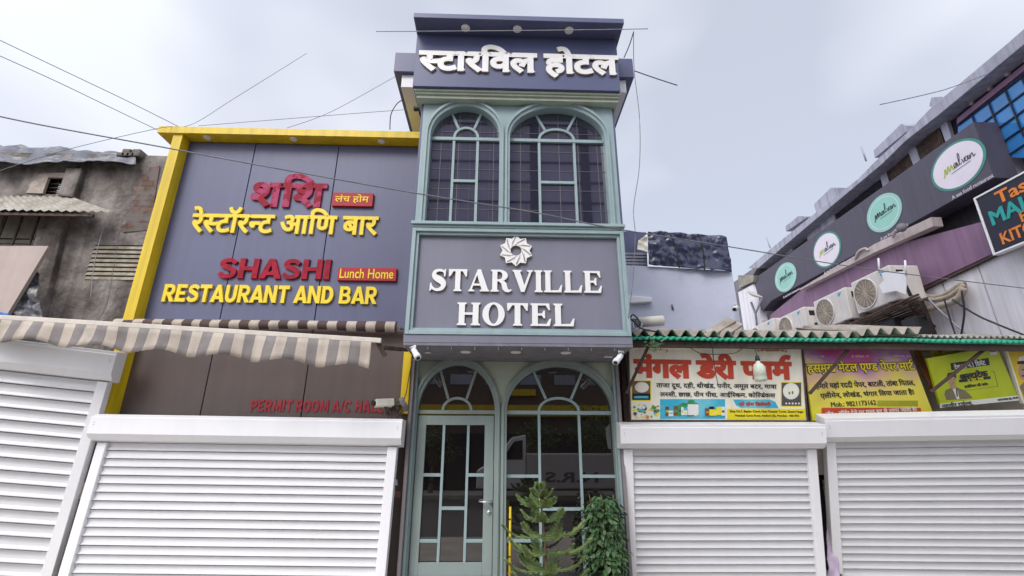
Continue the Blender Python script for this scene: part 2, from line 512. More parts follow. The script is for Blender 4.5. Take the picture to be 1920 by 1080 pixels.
def Fr(O, ux, uy, n):
    O, ux, uy, n = Vector(O), Vector(ux), Vector(uy), Vector(n)
    return lambda u, v, d=0: O + ux*u + uy*v + n*d
def FY(Y): return Fr((0, Y, 0), (1, 0, 0), (0, 0, 1), (0, -1, 0))     # u = X, v = Z
def FX(X): return Fr((X, 0, 0), (0, -1, 0), (0, 0, 1), (-1, 0, 0))    # u = -Y, v = Z
def pX(px, X):
    p = [aX(x, y, X) for x, y in px]
    return [(-q.y, q.z) for q in p]
def pY(px, Y):
    p = [aY(x, y, Y) for x, y in px]
    return [(q.x, q.z) for q in p]
def poly(pts): return (list(pts), [tuple(range(len(pts)))])
def rect(x0, x1, y0, y1): return poly([(x0, y0), (x1, y0), (x1, y1), (x0, y1)])
def ell(cx, cy, rx, ry, n=40): return poly([(cx+rx*math.cos(2*math.pi*i/n), cy+ry*math.sin(2*math.pi*i/n)) for i in range(n)])
def band(a, b, closed=False):
    n = len(a)
    k = n if closed else n-1
    return (list(a)+list(b), [(i, (i+1) % n, n+(i+1) % n, n+i) for i in range(k)])
def ring(cx, cy, rx, ry, w, n=40):
    A = [(cx+rx*math.cos(2*math.pi*i/n), cy+ry*math.sin(2*math.pi*i/n)) for i in range(n)]
    B = [(cx+(rx-w)*math.cos(2*math.pi*i/n), cy+(ry-w)*math.sin(2*math.pi*i/n)) for i in range(n)]
    return band(A, B, True)
def stroke(pts, wd):
    pts = [Vector(p) for p in pts]
    L, Rr = [], []
    for i, p in enumerate(pts):
        d = pts[min(i+1, len(pts)-1)]-pts[max(i-1, 0)]
        d = d.normalized() if d.length > 0 else Vector((1, 0))
        n = Vector((-d.y, d.x))
        ww = wd(i/(len(pts)-1)) if callable(wd) else wd
        L.append(tuple(p+n*ww/2))
        Rr.append(tuple(p-n*ww/2))
    return band(L, Rr)
def spline(pts, k=5):
    pts = [Vector(p) for p in pts]
    o = []
    for i in range(len(pts)-1):
        p0, p1, p2, p3 = pts[max(i-1, 0)], pts[i], pts[i+1], pts[min(i+2, len(pts)-1)]
        for j in range(k):
            t = j/k
            o.append(0.5*((2*p1)+(p2-p0)*t+(2*p0-5*p1+4*p2-p3)*t*t+(3*p1-p0-3*p2+p3)*t**3))
    o.append(pts[-1])
    return o

# ------------------------------------------------------------------ lettering
_g = {}
def glyph(ch, bold):
    """outline of one character: (verts, faces), advance"""
    k = (ch, bold)
    if k in _g: return _g[k]
    def mesh_of(body, off):
        c = bpy.data.curves.new('t', 'FONT')
        c.body = body
        c.offset = off
        c.resolution_u = 3
        o = bpy.data.objects.new('t', c)
        C.objects.link(o)
        dg = bpy.context.evaluated_depsgraph_get()
        me = bpy.data.meshes.new_from_object(o.evaluated_get(dg))
        V = [(v.co.x, v.co.y) for v in me.vertices]
        F = [tuple(p.vertices) for p in me.polygons]
        bpy.data.objects.remove(o)
        bpy.data.curves.remove(c)
        bpy.data.meshes.remove(me)
        return V, F
    a = mesh_of(ch+'||||||', 0)[0]
    b = mesh_of('||||||', 0)[0]
    adv = max(x for x, y in a) - max(x for x, y in b)
    pc = mesh_of(ch, 0) if ch.strip() else ([], [])
    # weld shared points so that outlines close
    V, F = pc
    idx, nv, mp_ = {}, [], []
    for p in V:
        q = (round(p[0], 4), round(p[1], 4))
        if q not in idx:
            idx[q] = len(nv)
            nv.append(p)
        mp_.append(idx[q])
    nf = []
    for f in F:
        g = tuple(mp_[i] for i in f)
        if len(set(g)) == len(g): nf.append(g)
    _g[k] = ((nv, nf), adv)
    return _g[k]

def fatten(pc, r):
    """thicken an outline by a mitred band round every edge loop, in five interleaved sets of quads"""
    V, F = pc
    if r <= 0 or not F: return []
    cnt = {}
    for f in F:
        for i in range(len(f)):
            a, b = f[i], f[(i+1) % len(f)]
            cnt.setdefault((min(a, b), max(a, b)), []).append((a, b))
    ed = [l[0] for l in cnt.values() if len(l) == 1]
    if sum(V[f[i]][0]*V[f[(i+1) % len(f)]][1]-V[f[(i+1) % len(f)]][0]*V[f[i]][1] for f in F for i in range(len(f))) < 0:
        ed = [(b, a) for a, b in ed]
    nb = {}
    for a, b in ed:
        d = Vector((V[b][0]-V[a][0], V[b][1]-V[a][1]))
        if d.length < 1e-7: continue
        d.normalize()
        n = Vector((d.y, -d.x))
        nb.setdefault(a, []).append(n)
        nb.setdefault(b, []).append(n)
    off = {}
    for k, ns in nb.items():
        m = Vector((0, 0))
        for n in ns: m += n
        if m.length < 1e-4: m = ns[0].copy()
        m.normalize()
        c = max(0.55, min(1, m.dot(ns[0])))
        off[k] = (V[k][0]+m.x*r/c, V[k][1]+m.y*r/c)
    grp = [([], []) for _ in range(5)]
    for i, (a, b) in enumerate(ed):
        if a not in off or b not in off: continue
        g = grp[i % 5]
        k = len(g[0])
        g[0].extend([V[b], V[a], off[a], off[b]])
        g[1].append((k, k+1, k+2, k+3))
    return [g for g in grp if g[1]]

def cut(pc, xmax):
    V, F = pc
    b = bmesh.new()
    vs = [b.verts.new((x, y, 0)) for x, y in V]
    for f in F:
        try: b.faces.new([vs[i] for i in f])
        except ValueError: pass
    bmesh.ops.bisect_plane(b, geom=list(b.verts)+list(b.edges)+list(b.faces), plane_co=(xmax, 0, 0), plane_no=(1, 0, 0), clear_outer=True)
    b.verts.index_update()
    r = ([(v.co.x, v.co.y) for v in b.verts], [tuple(v.index for v in f.verts) for f in b.faces])
    b.free()
    return r

STEM = set('सवलशणनमबचजतपथधघखगभयषञीोौिाफ')
def compose(text, bold=0.0, feet=0.0, track=0.0):
    """lay out a line of Latin or Devanagari; returns a list of outlines. Half letters lose their stem, the short i goes before its letter."""
    units = []
    cl = []
    i = 0
    while i < len(text):
        c = text[i]
        if c == '्' and cl:
            nx = text[i+1] if i+1 < len(text) else ''
            if cl[-1] == 'र' and nx and (len(cl) < 2 or cl[-2] != '-'):
                cl.pop()
                units.append(['reph'])
                i += 1
                continue
            if nx == 'र':
                cl.append('RA')
                i += 2
                continue
            if nx and nx not in ' ,|':
                cl[-1] = 'H'+cl[-1]
                cl.append('+')
            i += 1
            continue
        if c == 'ि':
            cl.insert(0, c)
            i += 1
            continue
        isc = 'क' <= c <= 'ह'
        if isc:
            if cl and cl[-1] == '+':
                cl[-1] = c
            else:
                if cl: units.append(cl)
                cl = [c]
        else:
            if '\u0900' <= c <= '\u097f' and cl and c not in 'अआईएऑइ।':
                cl.append(c)
            else:
                if cl: units.append(cl)
                cl = []
                units.append([c])
        i += 1
    if cl: units.append(cl)
    pcs, pen, pend = [], 0.0, False
    for u in units:
        if u == ['reph']:
            pend = True
            continue
        for t in u:
            if t == '+': continue
            if t == 'RA':
                pcs.append(poly([(pen-0.42, 0.10), (pen-0.16, 0.24), (pen-0.13, 0.18), (pen-0.40, 0.03)]))
                continue
            half = len(t) == 2 and t[0] == 'H'
            ch = t[1] if half else t
            pc, adv = glyph(ch, bold)
            if half and ch in STEM:
                x = adv-0.185
                pc = cut(pc, x)
                adv = x-0.015
            V, F = pc
            if F:
                pcs.append(([(x+pen, y) for x, y in V], F))
                for V2, F2 in fatten(pc, bold): pcs.append(([(x+pen, y) for x, y in V2], F2))
            if feet and ch in STEM and not half:
                cx = pen + (adv-0.105 if ch != 'ि' else 0.105)
                if ch in 'फ': cx = pen+0.34
                pcs.append(poly([(cx-0.06-feet, -0.015), (cx+0.06+feet, -0.015), (cx+0.035, 0.09), (cx-0.035, 0.09)]))
            pen += adv+track
        if pend:
            (V, F), a = glyph('े', bold)
            mx_ = [(-x+pen-0.42, y) for x, y in V]
            pcs.append((mx_, [f[::-1] for f in F]))
            for V2, F2 in fatten((V, F), bold): pcs.append(([(-x+pen-0.42, y) for x, y in V2], [f[::-1] for f in F2]))
            pend = False
    return pcs

def fit(pcs, x0, x1, y0, y1, shear=0.0):
    xs = [p[0] for V, F in pcs for p in V]
    ys = [p[1] for V, F in pcs for p in V]
    a, b, c, d = min(xs), max(xs), min(ys), max(ys)
    r = []
    for V, F in pcs:
        r.append(([(x0+(x-a)/(b-a)*(x1-x0)+shear*(y-c), y0+(y-c)/(d-c)*(y1-y0)) for x, y in V], F))
    return r

def letters(name, pcs, fr, m, parent, d0=0.0, d1=0.02, side=None, halo=None):
    b = MB()
    for i, pc in enumerate(pcs):
        e = 0.0003*(i % 7)
        b.piece(pc, fr, d0, d1+e, 0, 1 if side is not None else None)
    return b.build(name, [m, side] if side is not None else m, parent, fix=False)

# slab-serif capitals drawn as outlines in a unit-high cell
def slab_caps(word, gap=0.07):
    def arc(cx, cy, rx, ry, a0, a1, n=14):
        return [(cx+rx*math.cos(R(a0+(a1-a0)*i/n)), cy+ry*math.sin(R(a0+(a1-a0)*i/n))) for i in range(n+1)]
    def stem(x, w=0.24, s=0.07, top=True, bot=True):
        p = []
        p += [(x-s, 0), (x+w+s, 0), (x+w+s, 0.05), (x+w, 0.10)] if bot else [(x, 0), (x+w, 0)]
        p += [(x+w, 0.90), (x+w+s, 0.95), (x+w+s, 1), (x-s, 1), (x-s, 0.95), (x, 0.90)] if top else [(x+w, 1), (x, 1)]
        if bot: p += [(x, 0.10), (x-s, 0.05)]
        return poly(p)
    G = {}
    G['I'] = ([stem(0.07)], 0.38)
    G['L'] = ([stem(0.07), poly([(0.31, 0), (0.82, 0), (0.87, 0.34), (0.81, 0.34), (0.68, 0.10), (0.31, 0.09)])], 0.88)
    G['E'] = ([stem(0.07), poly([(0.31, 0), (0.80, 0), (0.86, 0.32), (0.80, 0.32), (0.66, 0.09), (0.31, 0.09)]),
               poly([(0.31, 0.91), (0.64, 0.91), (0.77, 0.70), (0.82, 0.70), (0.79, 1.0), (0.31, 1.0)]),
               poly([(0.31, 0.46), (0.48, 0.46), (0.55, 0.34), (0.61, 0.34), (0.61, 0.68), (0.55, 0.68), (0.48, 0.55), (0.31, 0.55)])], 0.87)
    G['T'] = ([stem(0.32), poly([(0.02, 0.66), (0.07, 0.66), (0.22, 0.90), (0.32, 0.91), (0.32, 1), (0.0, 1.0)]),
               poly([(0.56, 1), (0.56, 0.91), (0.66, 0.90), (0.81, 0.66), (0.86, 0.66), (0.88, 1.0)])], 0.88)
    G['H'] = ([stem(0.07), stem(0.64), poly([(0.31, 0.46), (0.64, 0.46), (0.64, 0.56), (0.31, 0.56)])], 0.95)
    G['A'] = ([poly([(0.42, 1.0), (0.58, 1.0), (0.92, 0.09), (0.98, 0.05), (0.98, 0), (0.54, 0), (0.54, 0.05), (0.62, 0.09), (0.40, 0.76)]),
               poly([(0.42, 1.0), (0.40, 0.76), (0.17, 0.10), (0.28, 0.05), (0.28, 0), (0.0, 0), (0.0, 0.05), (0.07, 0.10)]),
               poly([(0.22, 0.26), (0.56, 0.26), (0.53, 0.35), (0.26, 0.35)])], 0.98)
    G['V'] = ([poly([(0.56, 0.0), (0.40, 0.0), (0.06, 0.91), (0.0, 0.95), (0.0, 1), (0.44, 1), (0.44, 0.95), (0.36, 0.91), (0.56, 0.30)]),
               poly([(0.56, 0.0), (0.56, 0.30), (0.79, 0.90), (0.69, 0.95), (0.69, 1), (0.97, 1), (0.97, 0.95), (0.90, 0.90)])], 0.97)
    oo = [(0.46+0.46*math.cos(2*math.pi*i/36), 0.5+0.52*math.sin(2*math.pi*i/36)) for i in range(36)]
    oi = [(0.46+0.20*math.cos(2*math.pi*i/36), 0.5+0.43*math.sin(2*math.pi*i/36)) for i in range(36)]
    G['O'] = ([band(oo, oi, True)], 0.92)
    bo = arc(0.42, 0.735, 0.38, 0.265, 90, -90)
    bi = arc(0.40, 0.735, 0.15, 0.175, 90, -90)
    G['R'] = ([stem(0.07), band([(0.31, 1.0)]+bo+[(0.31, 0.47)], [(0.31, 0.91)]+bi+[(0.31, 0.56)]),
               poly([(0.36, 0.47), (0.62, 0.49), (0.74, 0.38), (0.80, 0.14), (0.88, 0.08), (0.98, 0.12), (0.98, 0.05), (0.86, -0.02), (0.68, -0.01), (0.56, 0.10), (0.50, 0.36)])], 0.96)
    sp = spline([(0.72, 0.80), (0.62, 0.91), (0.42, 0.945), (0.24, 0.87), (0.21, 0.70), (0.34, 0.58), (0.54, 0.47), (0.66, 0.32), (0.60, 0.14), (0.40, 0.055), (0.20, 0.10), (0.08, 0.24)], 4)
    G['S'] = ([stroke(sp, lambda t: 0.10+0.20*math.exp(-((t-0.52)/0.22)**2)),
               poly([(0.68, 0.66), (0.74, 0.66), (0.76, 1.0), (0.71, 1.0), (0.64, 0.88)]),
               poly([(0.02, 0.0), (0.07, 0.0), (0.15, 0.13), (0.10, 0.36), (0.04, 0.36)])], 0.82)
    r, pen = [], 0
    for ch in word:
        for V, F in G[ch][0]:
            r.append(([(x+pen, y) for x, y in V], F))
        pen += G[ch][1]+gap
    return r

def block_caps(word, gap=0.06):
    """heavy wide capitals with tiny spurs"""
    def stem(x, w=0.25, sp=0.025):
        return poly([(x-sp, 0), (x+w+sp, 0), (x+w, 0.06), (x+w, 0.94), (x+w+sp, 1), (x-sp, 1), (x, 0.94), (x, 0.06)])
    def bx(x0, x1, y0, y1): return rect(x0, x1, y0, y1)
    def half(cy, rx0, ry0, rx1, ry1, x):
        n = 12
        A = [(x+rx0*math.cos(R(90-180*i/n)), cy+ry0*math.sin(R(90-180*i/n))) for i in range(n+1)]
        B = [(x+rx1*math.cos(R(90-180*i/n)), cy+ry1*math.sin(R(90-180*i/n))) for i in range(n+1)]
        return band(A, B)
    G = {}
    G['E'] = ([stem(0.03), bx(0.28, 0.78, 0, 0.20), bx(0.28, 0.76, 0.80, 1), bx(0.28, 0.68, 0.41, 0.59)], 0.80)
    G['H'] = ([stem(0.03), stem(0.66), bx(0.28, 0.66, 0.40, 0.60)], 0.94)
    G['I'] = ([stem(0.03)], 0.31)
    G['T'] = ([stem(0.29), bx(0.0, 0.29, 0.79, 1), bx(0.54, 0.83, 0.79, 1)], 0.83)
    G['A'] = ([poly([(0.35, 1), (0.62, 1), (1.0, 0), (0.71, 0), (0.48, 0.68)]), poly([(0.35, 1), (0.48, 0.68), (0.27, 0), (-0.02, 0)]), bx(0.30, 0.68, 0.17, 0.34)], 0.94)
    G['N'] = ([stem(0.03), stem(0.68), poly([(0.05, 1), (0.30, 1), (0.90, 0), (0.66, 0)])], 0.96)
    G['U'] = ([bx(0.03, 0.28, 0.38, 1), bx(0.62, 0.87, 0.38, 1), band([(0.45+0.42*math.cos(R(180+180*i/14)), 0.38+0.40*math.sin(R(180+180*i/14))) for i in range(15)], [(0.45+0.17*math.cos(R(180+180*i/14)), 0.38+0.19*math.sin(R(180+180*i/14))) for i in range(15)])], 0.90)
    G['D'] = ([stem(0.03), band([(0.28, 1)]+[(0.44+0.46*math.cos(R(90-180*i/14)), 0.5+0.5*math.sin(R(90-180*i/14))) for i in range(15)]+[(0.28, 0)], [(0.28, 0.80)]+[(0.42+0.21*math.cos(R(90-180*i/14)), 0.5+0.30*math.sin(R(90-180*i/14))) for i in range(15)]+[(0.28, 0.20)])], 0.92)
    G['R'] = ([stem(0.03), bx(0.28, 0.52, 0.81, 1), bx(0.28, 0.52, 0.36, 0.54), half(0.68, 0.34, 0.32, 0.10, 0.13, 0.52), poly([(0.36, 0.36), (0.62, 0.40), (0.92, 0), (0.62, 0)])], 0.90)
    G['B'] = ([stem(0.03), bx(0.28, 0.52, 0.82, 1), bx(0.28, 0.54, 0.42, 0.58), bx(0.28, 0.54, 0, 0.18), half(0.72, 0.30, 0.28, 0.09, 0.10, 0.52), half(0.28, 0.34, 0.28, 0.10, 0.10, 0.54)], 0.90)
    G['P'] = ([stem(0.03), bx(0.28, 0.52, 0.81, 1), bx(0.28, 0.52, 0.34, 0.53), half(0.67, 0.34, 0.33, 0.10, 0.14, 0.52)], 0.86)
    G['L'] = ([stem(0.03), bx(0.28, 0.74, 0, 0.20)], 0.76)
    G['M'] = ([stem(0.03), stem(0.86), poly([(0.03, 1), (0.30, 1), (0.66, 0.16), (0.48, 0.16)]), poly([(1.11, 1), (0.84, 1), (0.48, 0.165), (0.66, 0.165)])], 1.14)
    G['O'] = ([band([(0.48+0.48*math.cos(2*math.pi*i/32), 0.5+0.52*math.sin(2*math.pi*i/32)) for i in range(32)], [(0.48+0.23*math.cos(2*math.pi*i/32), 0.5+0.31*math.sin(2*math.pi*i/32)) for i in range(32)], True)], 0.96)
    G['C'] = ([band([(0.48+0.48*math.cos(R(40+280*i/28)), 0.5+0.52*math.sin(R(40+280*i/28))) for i in range(29)], [(0.48+0.23*math.cos(R(40+280*i/28)), 0.5+0.31*math.sin(R(40+280*i/28))) for i in range(29)])], 0.92)
    G['/'] = ([poly([(0.0, 0), (0.15, 0), (0.42, 1), (0.27, 1)])], 0.42)
    sp = spline([(0.76, 0.76), (0.60, 0.88), (0.40, 0.90), (0.20, 0.83), (0.17, 0.68), (0.34, 0.58), (0.54, 0.49), (0.70, 0.38), (0.68, 0.18), (0.48, 0.10), (0.26, 0.11), (0.08, 0.26)], 4)
    G['S'] = ([stroke(sp, lambda t: 0.20+0.05*math.exp(-((t-0.5)/0.25)**2))], 0.84)
    r, pen = [], 0
    for ch in word:
        if ch == ' ':
            pen += 0.36
            continue
        for V, F in G[ch][0]: r.append(([(x+pen, y) for x, y in V], F))
        pen += G[ch][1]+gap
    return r

# ================================================================== THE SETTING
def struct(name, mb, m):
    o = mb.build(name, m)
    o['kind'] = 'structure'
    return o
struct('road', MB().box(-400, 400, -400, 3.0, -0.5, 0.0), M['asphalt'])
struct('pavement', MB().box(-400, 400, 3.0, 400, -0.5, 0.06), M['paving'])
struct('far_pavement', MB().box(-60, 60, -7.4, -5.2, -0.1, 0.13), M['paving'])

# ================================================================== HOTEL
YG, YB = 6.3, 5.36
hotel = thing('hotel_building', 'narrow three storey grey and teal hotel front with twin arched windows and projecting upper bay', 'building', (0.23, YG, 0))
XL, XR = -1.04, 1.51
ZS = 2.67
def arch(x0, x1, zb, zs, za, n=28):
    cx, rx = (x0+x1)/2, (x1-x0)/2
    p = [(x0, zb)]
    p += [(cx-rx*math.cos(math.pi*i/n), zs+(za-zs)*math.sin(math.pi*i/n)) for i in range(n+1)]
    return p+[(x1, zb)]
def arched_wall(mb, fr, X0, X1, Z0, Z1, ops, th):
    ops = sorted(ops)
    cuts = [X0]
    for o in ops: cuts += [o[0], o[1]]
    cuts.append(X1)
    for i in range(0, len(cuts), 2):
        mb.piece(rect(cuts[i], cuts[i+1], Z0, Z1), fr, -th, 0)
    for (x0, x1, zb, zs, za) in ops:
        a = arch(x0, x1, zs, zs, za)[1:-1]
        t = [(x, Z1) for x, z in a]
        mb.piece(band(t, a), fr, -th, 0)
        if zb > Z0: mb.piece(rect(x0, x1, Z0, zb), fr, -th, 0)

# --- measured openings (upper bay on Y=5.42, ground floor on Y=6.36)
def rd(px, Y): return X_(px[0], px[1], Y)
YGL = 5.46
zsill = 4.135
u_spring = Z_(876, 263, YGL)
u_apex = Z_(876, 209, YGL)
UL = (X_(803, 330, YGL), X_(937.5, 330, YGL), zsill, u_spring, u_apex)
UR = (X_(953.5, 330, YGL), X_(1136, 330, YGL), zsill, u_spring, Z_(1043, 212, YGL))
YGG = 6.37
g_spring = Z_(858, 773, YGG)
LL = (X_(783, 778, YGG), X_(929.5, 775, YGG), 0.14, g_spring, Z_(858, 684, YGG))
LR = (X_(948, 775, YGG), X_(1147, 776, YGG), 0.14, g_spring, Z_(1050, 687, YGG))

body = MB()
body.box(XL+0.03, XR-0.03, YG+0.25, 11.5, 0.12, 6.4)
body.build('wall', M['panel'], hotel)
# upper bay: front wall with two arches, side cheeks, floor
b = MB()
arched_wall(b, FY(YB), XL, XR, 4.11, 6.0, [UL, UR], 0.14)
b.build('bay_wall', M['teal'], hotel)
for xa in (XL-0.03, XR+0.002):
    MB().box(xa, xa+0.028, YB+0.01, YG+0.24, ZS, 6.0).build('side_cheek', M['boxgrey'], hotel, 0.004)
# sign panel zone
b = MB()
b.box(XL, XR, YB+0.03, YB+0.13, ZS+0.06, 4.10)
b.build('sign_panel', M['signgrey'], hotel, 0.003)
b = MB()
for k, (o_, w_, y_) in enumerate(((0.0, 0.045, -0.05), (0.045, 0.035, -0.02))):
    x0, x1, z0, z1 = XL-0.012+o_, XR+0.012-o_, 2.765+o_, 4.09-o_
    y0 = YB+y_
    y1 = YB+0.028
    b.box(x0, x0+w_, y0, y1, z0, z1)
    b.box(x1-w_, x1, y0, y1, z0, z1)
    b.box(x0+w_, x1-w_, y0+0.001, y1, z0, z0+w_)
    b.box(x0+w_, x1-w_, y0+0.001, y1, z1-w_, z1)
b.build('sign_frame', M['teal'], hotel, 0.004)
MB().box(XL-0.02, XR+0.02, YB-0.035, YB+0.03, ZS+0.002, 2.763).build('bottom_trim', M['signgrey'], hotel, 0.004)
# sill ledge
b = MB()
b.box(XL-0.02, XR+0.02, YB-0.055, YB-0.002, 4.095, 4.125)
b.box(XL-0.03, XR+0.03, YB-0.085, YB-0.002, 4.1255, 4.165)
b.build('sill', M['teal'], hotel, 0.004)
# soffit under the bay
MB().box(XL-0.02, XR+0.02, YB-0.033, YG+0.2, ZS-0.03, ZS).build('soffit', M['conc_g'], hotel)
for i in range(9):
    x = XL+0.25+i*0.265
    MB().tube([(x, YB+0.02, ZS-0.03), (x, YB+0.02, ZS-0.062)], 0.004, 5).build('soffit_pin', M['white'], hotel)

def window(op, Yf, Yg, m_mold, m_bar, m_glass, wside, wtop, cols, hbars, inner_apex, dspan, parent, zt=None, split=True, kind='window', lintel=0.035, has_bottom=True):
    """frame with stepped arch moulding, glazing bars and one glass sheet. op = x0,x1,zb,zs,za"""
    x0, x1, zb, zs, za = op
    b = MB()
    fr = FY(Yf)
    for (a0, a1, d) in ((0.0, 0.42, 0.030), (0.42, 0.75, 0.055), (0.75, 1.0, 0.040)):
        A = arch(x0-wside*a0, x1+wside*a0, zb, zs, za+wtop*a0)
        B = arch(x0-wside*a1, x1+wside*a1, zb, zs, za+wtop*a1)
        b.piece(band(B, A), fr, -0.0, d)
    # reveal lining
    A = arch(x0, x1, zb, zs, za)
    B = arch(x0+0.012, x1-0.012, zb, zs, za-0.012)
    b.piece(band(A, B), fr, -(Yg-Yf)-0.01, 0.028)
    f = b.build(kind, m_mold, parent, fix=True)
    # glass
    g = MB()
    gl = arch(x0+0.004, x1-0.004, zb, zs, za-0.004)
    g.piece((gl, [tuple(range(len(gl)))]), FY(Yg), -0.02, 0)
    g.build('pane', m_glass, f)
    # bars
    q = MB()
    bw, bd = 0.032, 0.03
    fb = FY(Yg)
    def hb(xa, xb, z, w_=bw, d=bd): q.piece(rect(xa, xb, z-w_/2, z+w_/2), fb, 0.001, d)
    def vb(x, za_, zb_, w_=bw): q.piece(rect(x-w_/2, x+w_/2, za_, zb_), fb, 0.001, bd-0.003)
    hb(x0+0.012, x1-0.012, zs, 0.045, bd+0.006)
    c0, c1 = cols
    cx, rx = (c0+c1)/2, (c1-c0)/2
    A = arch(c0-bw/2, c1+bw/2, zs+0.022, zs+0.022, inner_apex+bw/2, 18)
    B = arch(c0+bw/2, c1-bw/2, zs+0.022, zs+0.022, inner_apex-bw/2, 18)
    q.piece(band(A, B), fb, 0.001, bd)
    ocx, orx = (x0+x1)/2, (x1-x0)/2
    for sgn in (-1, 1):
        t = R(90-sgn*52)
        pi_ = Vector((cx+sgn*(rx+bw/2)*0.60, zs+0.022+(inner_apex-zs)*0.82))
        po = Vector((ocx+sgn*orx*dspan, zs+(za-zs)*math.sqrt(max(0, 1-dspan**2))-0.004))
        q.piece(stroke([pi_, po], bw), fb, 0.001, bd-0.005)
    if split:
        vb(c0, zb, zs-0.0225)
        vb(c1, zb, zs-0.0225)
        for (xa, xb, z) in hbars: hb(xa, xb, z, 0.036)
    q.build('glazing_bar', m_bar, f, 0.003)
    return f
# upper windows
ciL, ciR = X_(850, 300, YGL), X_(895, 300, YGL)
wUL = window(UL, YB, YGL, M['teal'], M['teal'], M['glass_up'], 0.052, 0.105, (ciL, ciR), [(ciL+.016, ciR-.016, Z_(870, 341, YGL))], Z_(872, 242, YGL), 0.43, hotel)
ciL, ciR = X_(1011, 300, YGL), X_(1077, 300, YGL)
wUR = window(UR, YB, YGL, M['teal'], M['teal'], M['glass_up'], 0.052, 0.105, (ciL, ciR), [(ciL+.016, ciR-.016, Z_(1045, 344, YGL))], Z_(1044, 245, YGL), 0.43, hotel)
def rods(op, nv, hs):
    x0, x1, zb, zs, za = op
    b = MB()
    for i in range(nv):
        x = x0+(x1-x0)*(i+0.62)/nv
        u = (x-(x0+x1)/2)/((x1-x0)/2)
        b.box(x-0.003, x+0.003, YGL-0.0042, YGL-0.0012, zb, zs+(za-zs)*math.sqrt(max(0, 1-u*u))-0.01)
    for k, z in enumerate(hs):
        w_ = (x1-x0)/2*(1 if z < zs else math.sqrt(max(0, 1-((z-zs)/(za-zs))**2)))-0.01
        c_ = (x0+x1)/2
        b.box(c_-w_, c_+w_, YGL-0.0066, YGL-0.0044, z-0.0028, z+0.0028)
    return b
hz_ = [4.135+0.29*k for k in range(1, 6)]
for op, win_, n_ in ((UL, wUL, 4), (UR, wUR, 5)):
    rods(op, n_, hz_).build('window_grille', M['rod'], win_, fix=False)
# ground floor: arched wall, window, door
b = MB()
arched_wall(b, FY(YG), XL-0.005, XR+0.005, 0.12, ZS-0.031, [LL, LR], 0.12)
b.build('entrance_wall', M['sage_wall'], hotel)
c0, c1 = X_(1010.6, 800, YGG), X_(1085.6, 800, YGG)
zs1, zs2, zs3 = Z_(1000, 892.6, YGG), Z_(1000, 1013, YGG), Z_(1050, 954, YGG)
window(LR, YG, YGG, M['sage'], M['teal'], M['glass_low'], 0.058, 0.10, (c0, c1),
       [(LR[0]+.012, c0-.016, zs1), (LR[0]+.012, c0-.016, zs2), (c1+.016, LR[1]-.012, zs1), (c1+.016, LR[1]-.012, zs2), (c0+.016, c1-.016, zs3)], Z_(1048, 747, YGG), 0.47, hotel)
d0, d1 = X_(829, 800, YGG), X_(882.6, 800, YGG)
window(LL, YG, YGG, M['sage'], M['sage'], M['glass_low'], 0.058, 0.10, (d0, d1), [], Z_(857, 747, YGG), 0.47, hotel, split=False, kind='doorway')
# door leaf
YD = 6.335
dx0, dx1, dz1 = LL[0]+0.02, LL[1]-0.02, g_spring-0.045
fr = FY(YD)
b = MB()
st = 0.115
gz1 = Z_(855, 797, YD)
b.piece(rect(dx0, dx0+st*0.9, 0.16, dz1), fr, -0.02, 0.012)
b.piece(rect(dx1-st, dx1, 0.16, dz1), fr, -0.02, 0.012)
b.piece(rect(dx0+st*0.9, dx1-st, gz1, dz1), fr, -0.02, 0.0115)
b.piece(rect(dx0+st*0.9, dx1-st, 0.16, 0.30), fr, -0.02, 0.0115)
door = b.build('door', M['sage'], hotel, 0.004)
q = MB()
gx0, gx1 = dx0+st*0.9, dx1-st
e0, e1 = gx0+(gx1-gx0)*0.305, gx0+(gx1-gx0)*0.72
for x in (e0, e1): q.piece(rect(x-.016, x+.016, 0.30, gz1), fr, -0.015, 0.004)
for xa, xb, yy in ((gx0, e0-.016, 890.6), (gx0, e0-.016, 1014), (e1+.016, gx1, 890.6), (e1+.016, gx1, 1014), (e0+.016, e1-.016, 953)):
    z = Z_(855, yy, YD)
    q.piece(rect(xa, xb, z-.019, z+.019), fr, -0.015, 0.004)
q.build('glazing_bar', M['teal'], door, 0.002)
h = MB()
hp = aY(921, 942, YD-0.012)
h.lathe([(0.028, 0), (0.028, 0.012), (0.014, 0.016), (0.012, 0.055)], hp, (0, -1, 0), 18)
h.tube([hp+Vector((0, -0.05, 0)), hp+Vector((-0.03, -0.06, 0.004)), hp+Vector((-0.15, -0.06, 0.014))], 0.011, 10)
h.build('handle', M['metal'], door)
lp = aY(917, 961, YD-0.012)
h = MB()
h.lathe([(0.026, 0), (0.026, 0.010), (0.022, 0.014)], lp, (0, -1, 0), 18)
h.build('lock_rose', M['metal'], door)
h = MB()
h.box(lp.x-.004, lp.x+.004, lp.y-.0165, lp.y-.0145, lp.z-.012, lp.z+.010)
h.build('keyhole', M['black'], door)
MB().box(XL+0.02, XR-0.02, YG-0.12, YG+0.1, 0.1205, 0.142).build('threshold', M['conc_l'], hotel)
# grey side columns beside the entrance
b = MB()
b.box(XL-0.052, XL-0.012, YG-0.18, YG+0.2, 0.12, ZS-0.032)
b.build('side_column', M['column'], hotel, 0.004)
b = MB()
b.box(XR+0.011, XR+0.050, YG-0.14, YG+0.2, 0.061, ZS-0.032)
b.build('side_column', M['column'], hotel, 0.004)
for xa in (XL-0.009, XR-0.02):
    MB().box(xa, xa+0.029, YG-0.10, YG+0.1, 0.13, ZS-0.032).build('door_surround', M['teal'], hotel, 0.004)
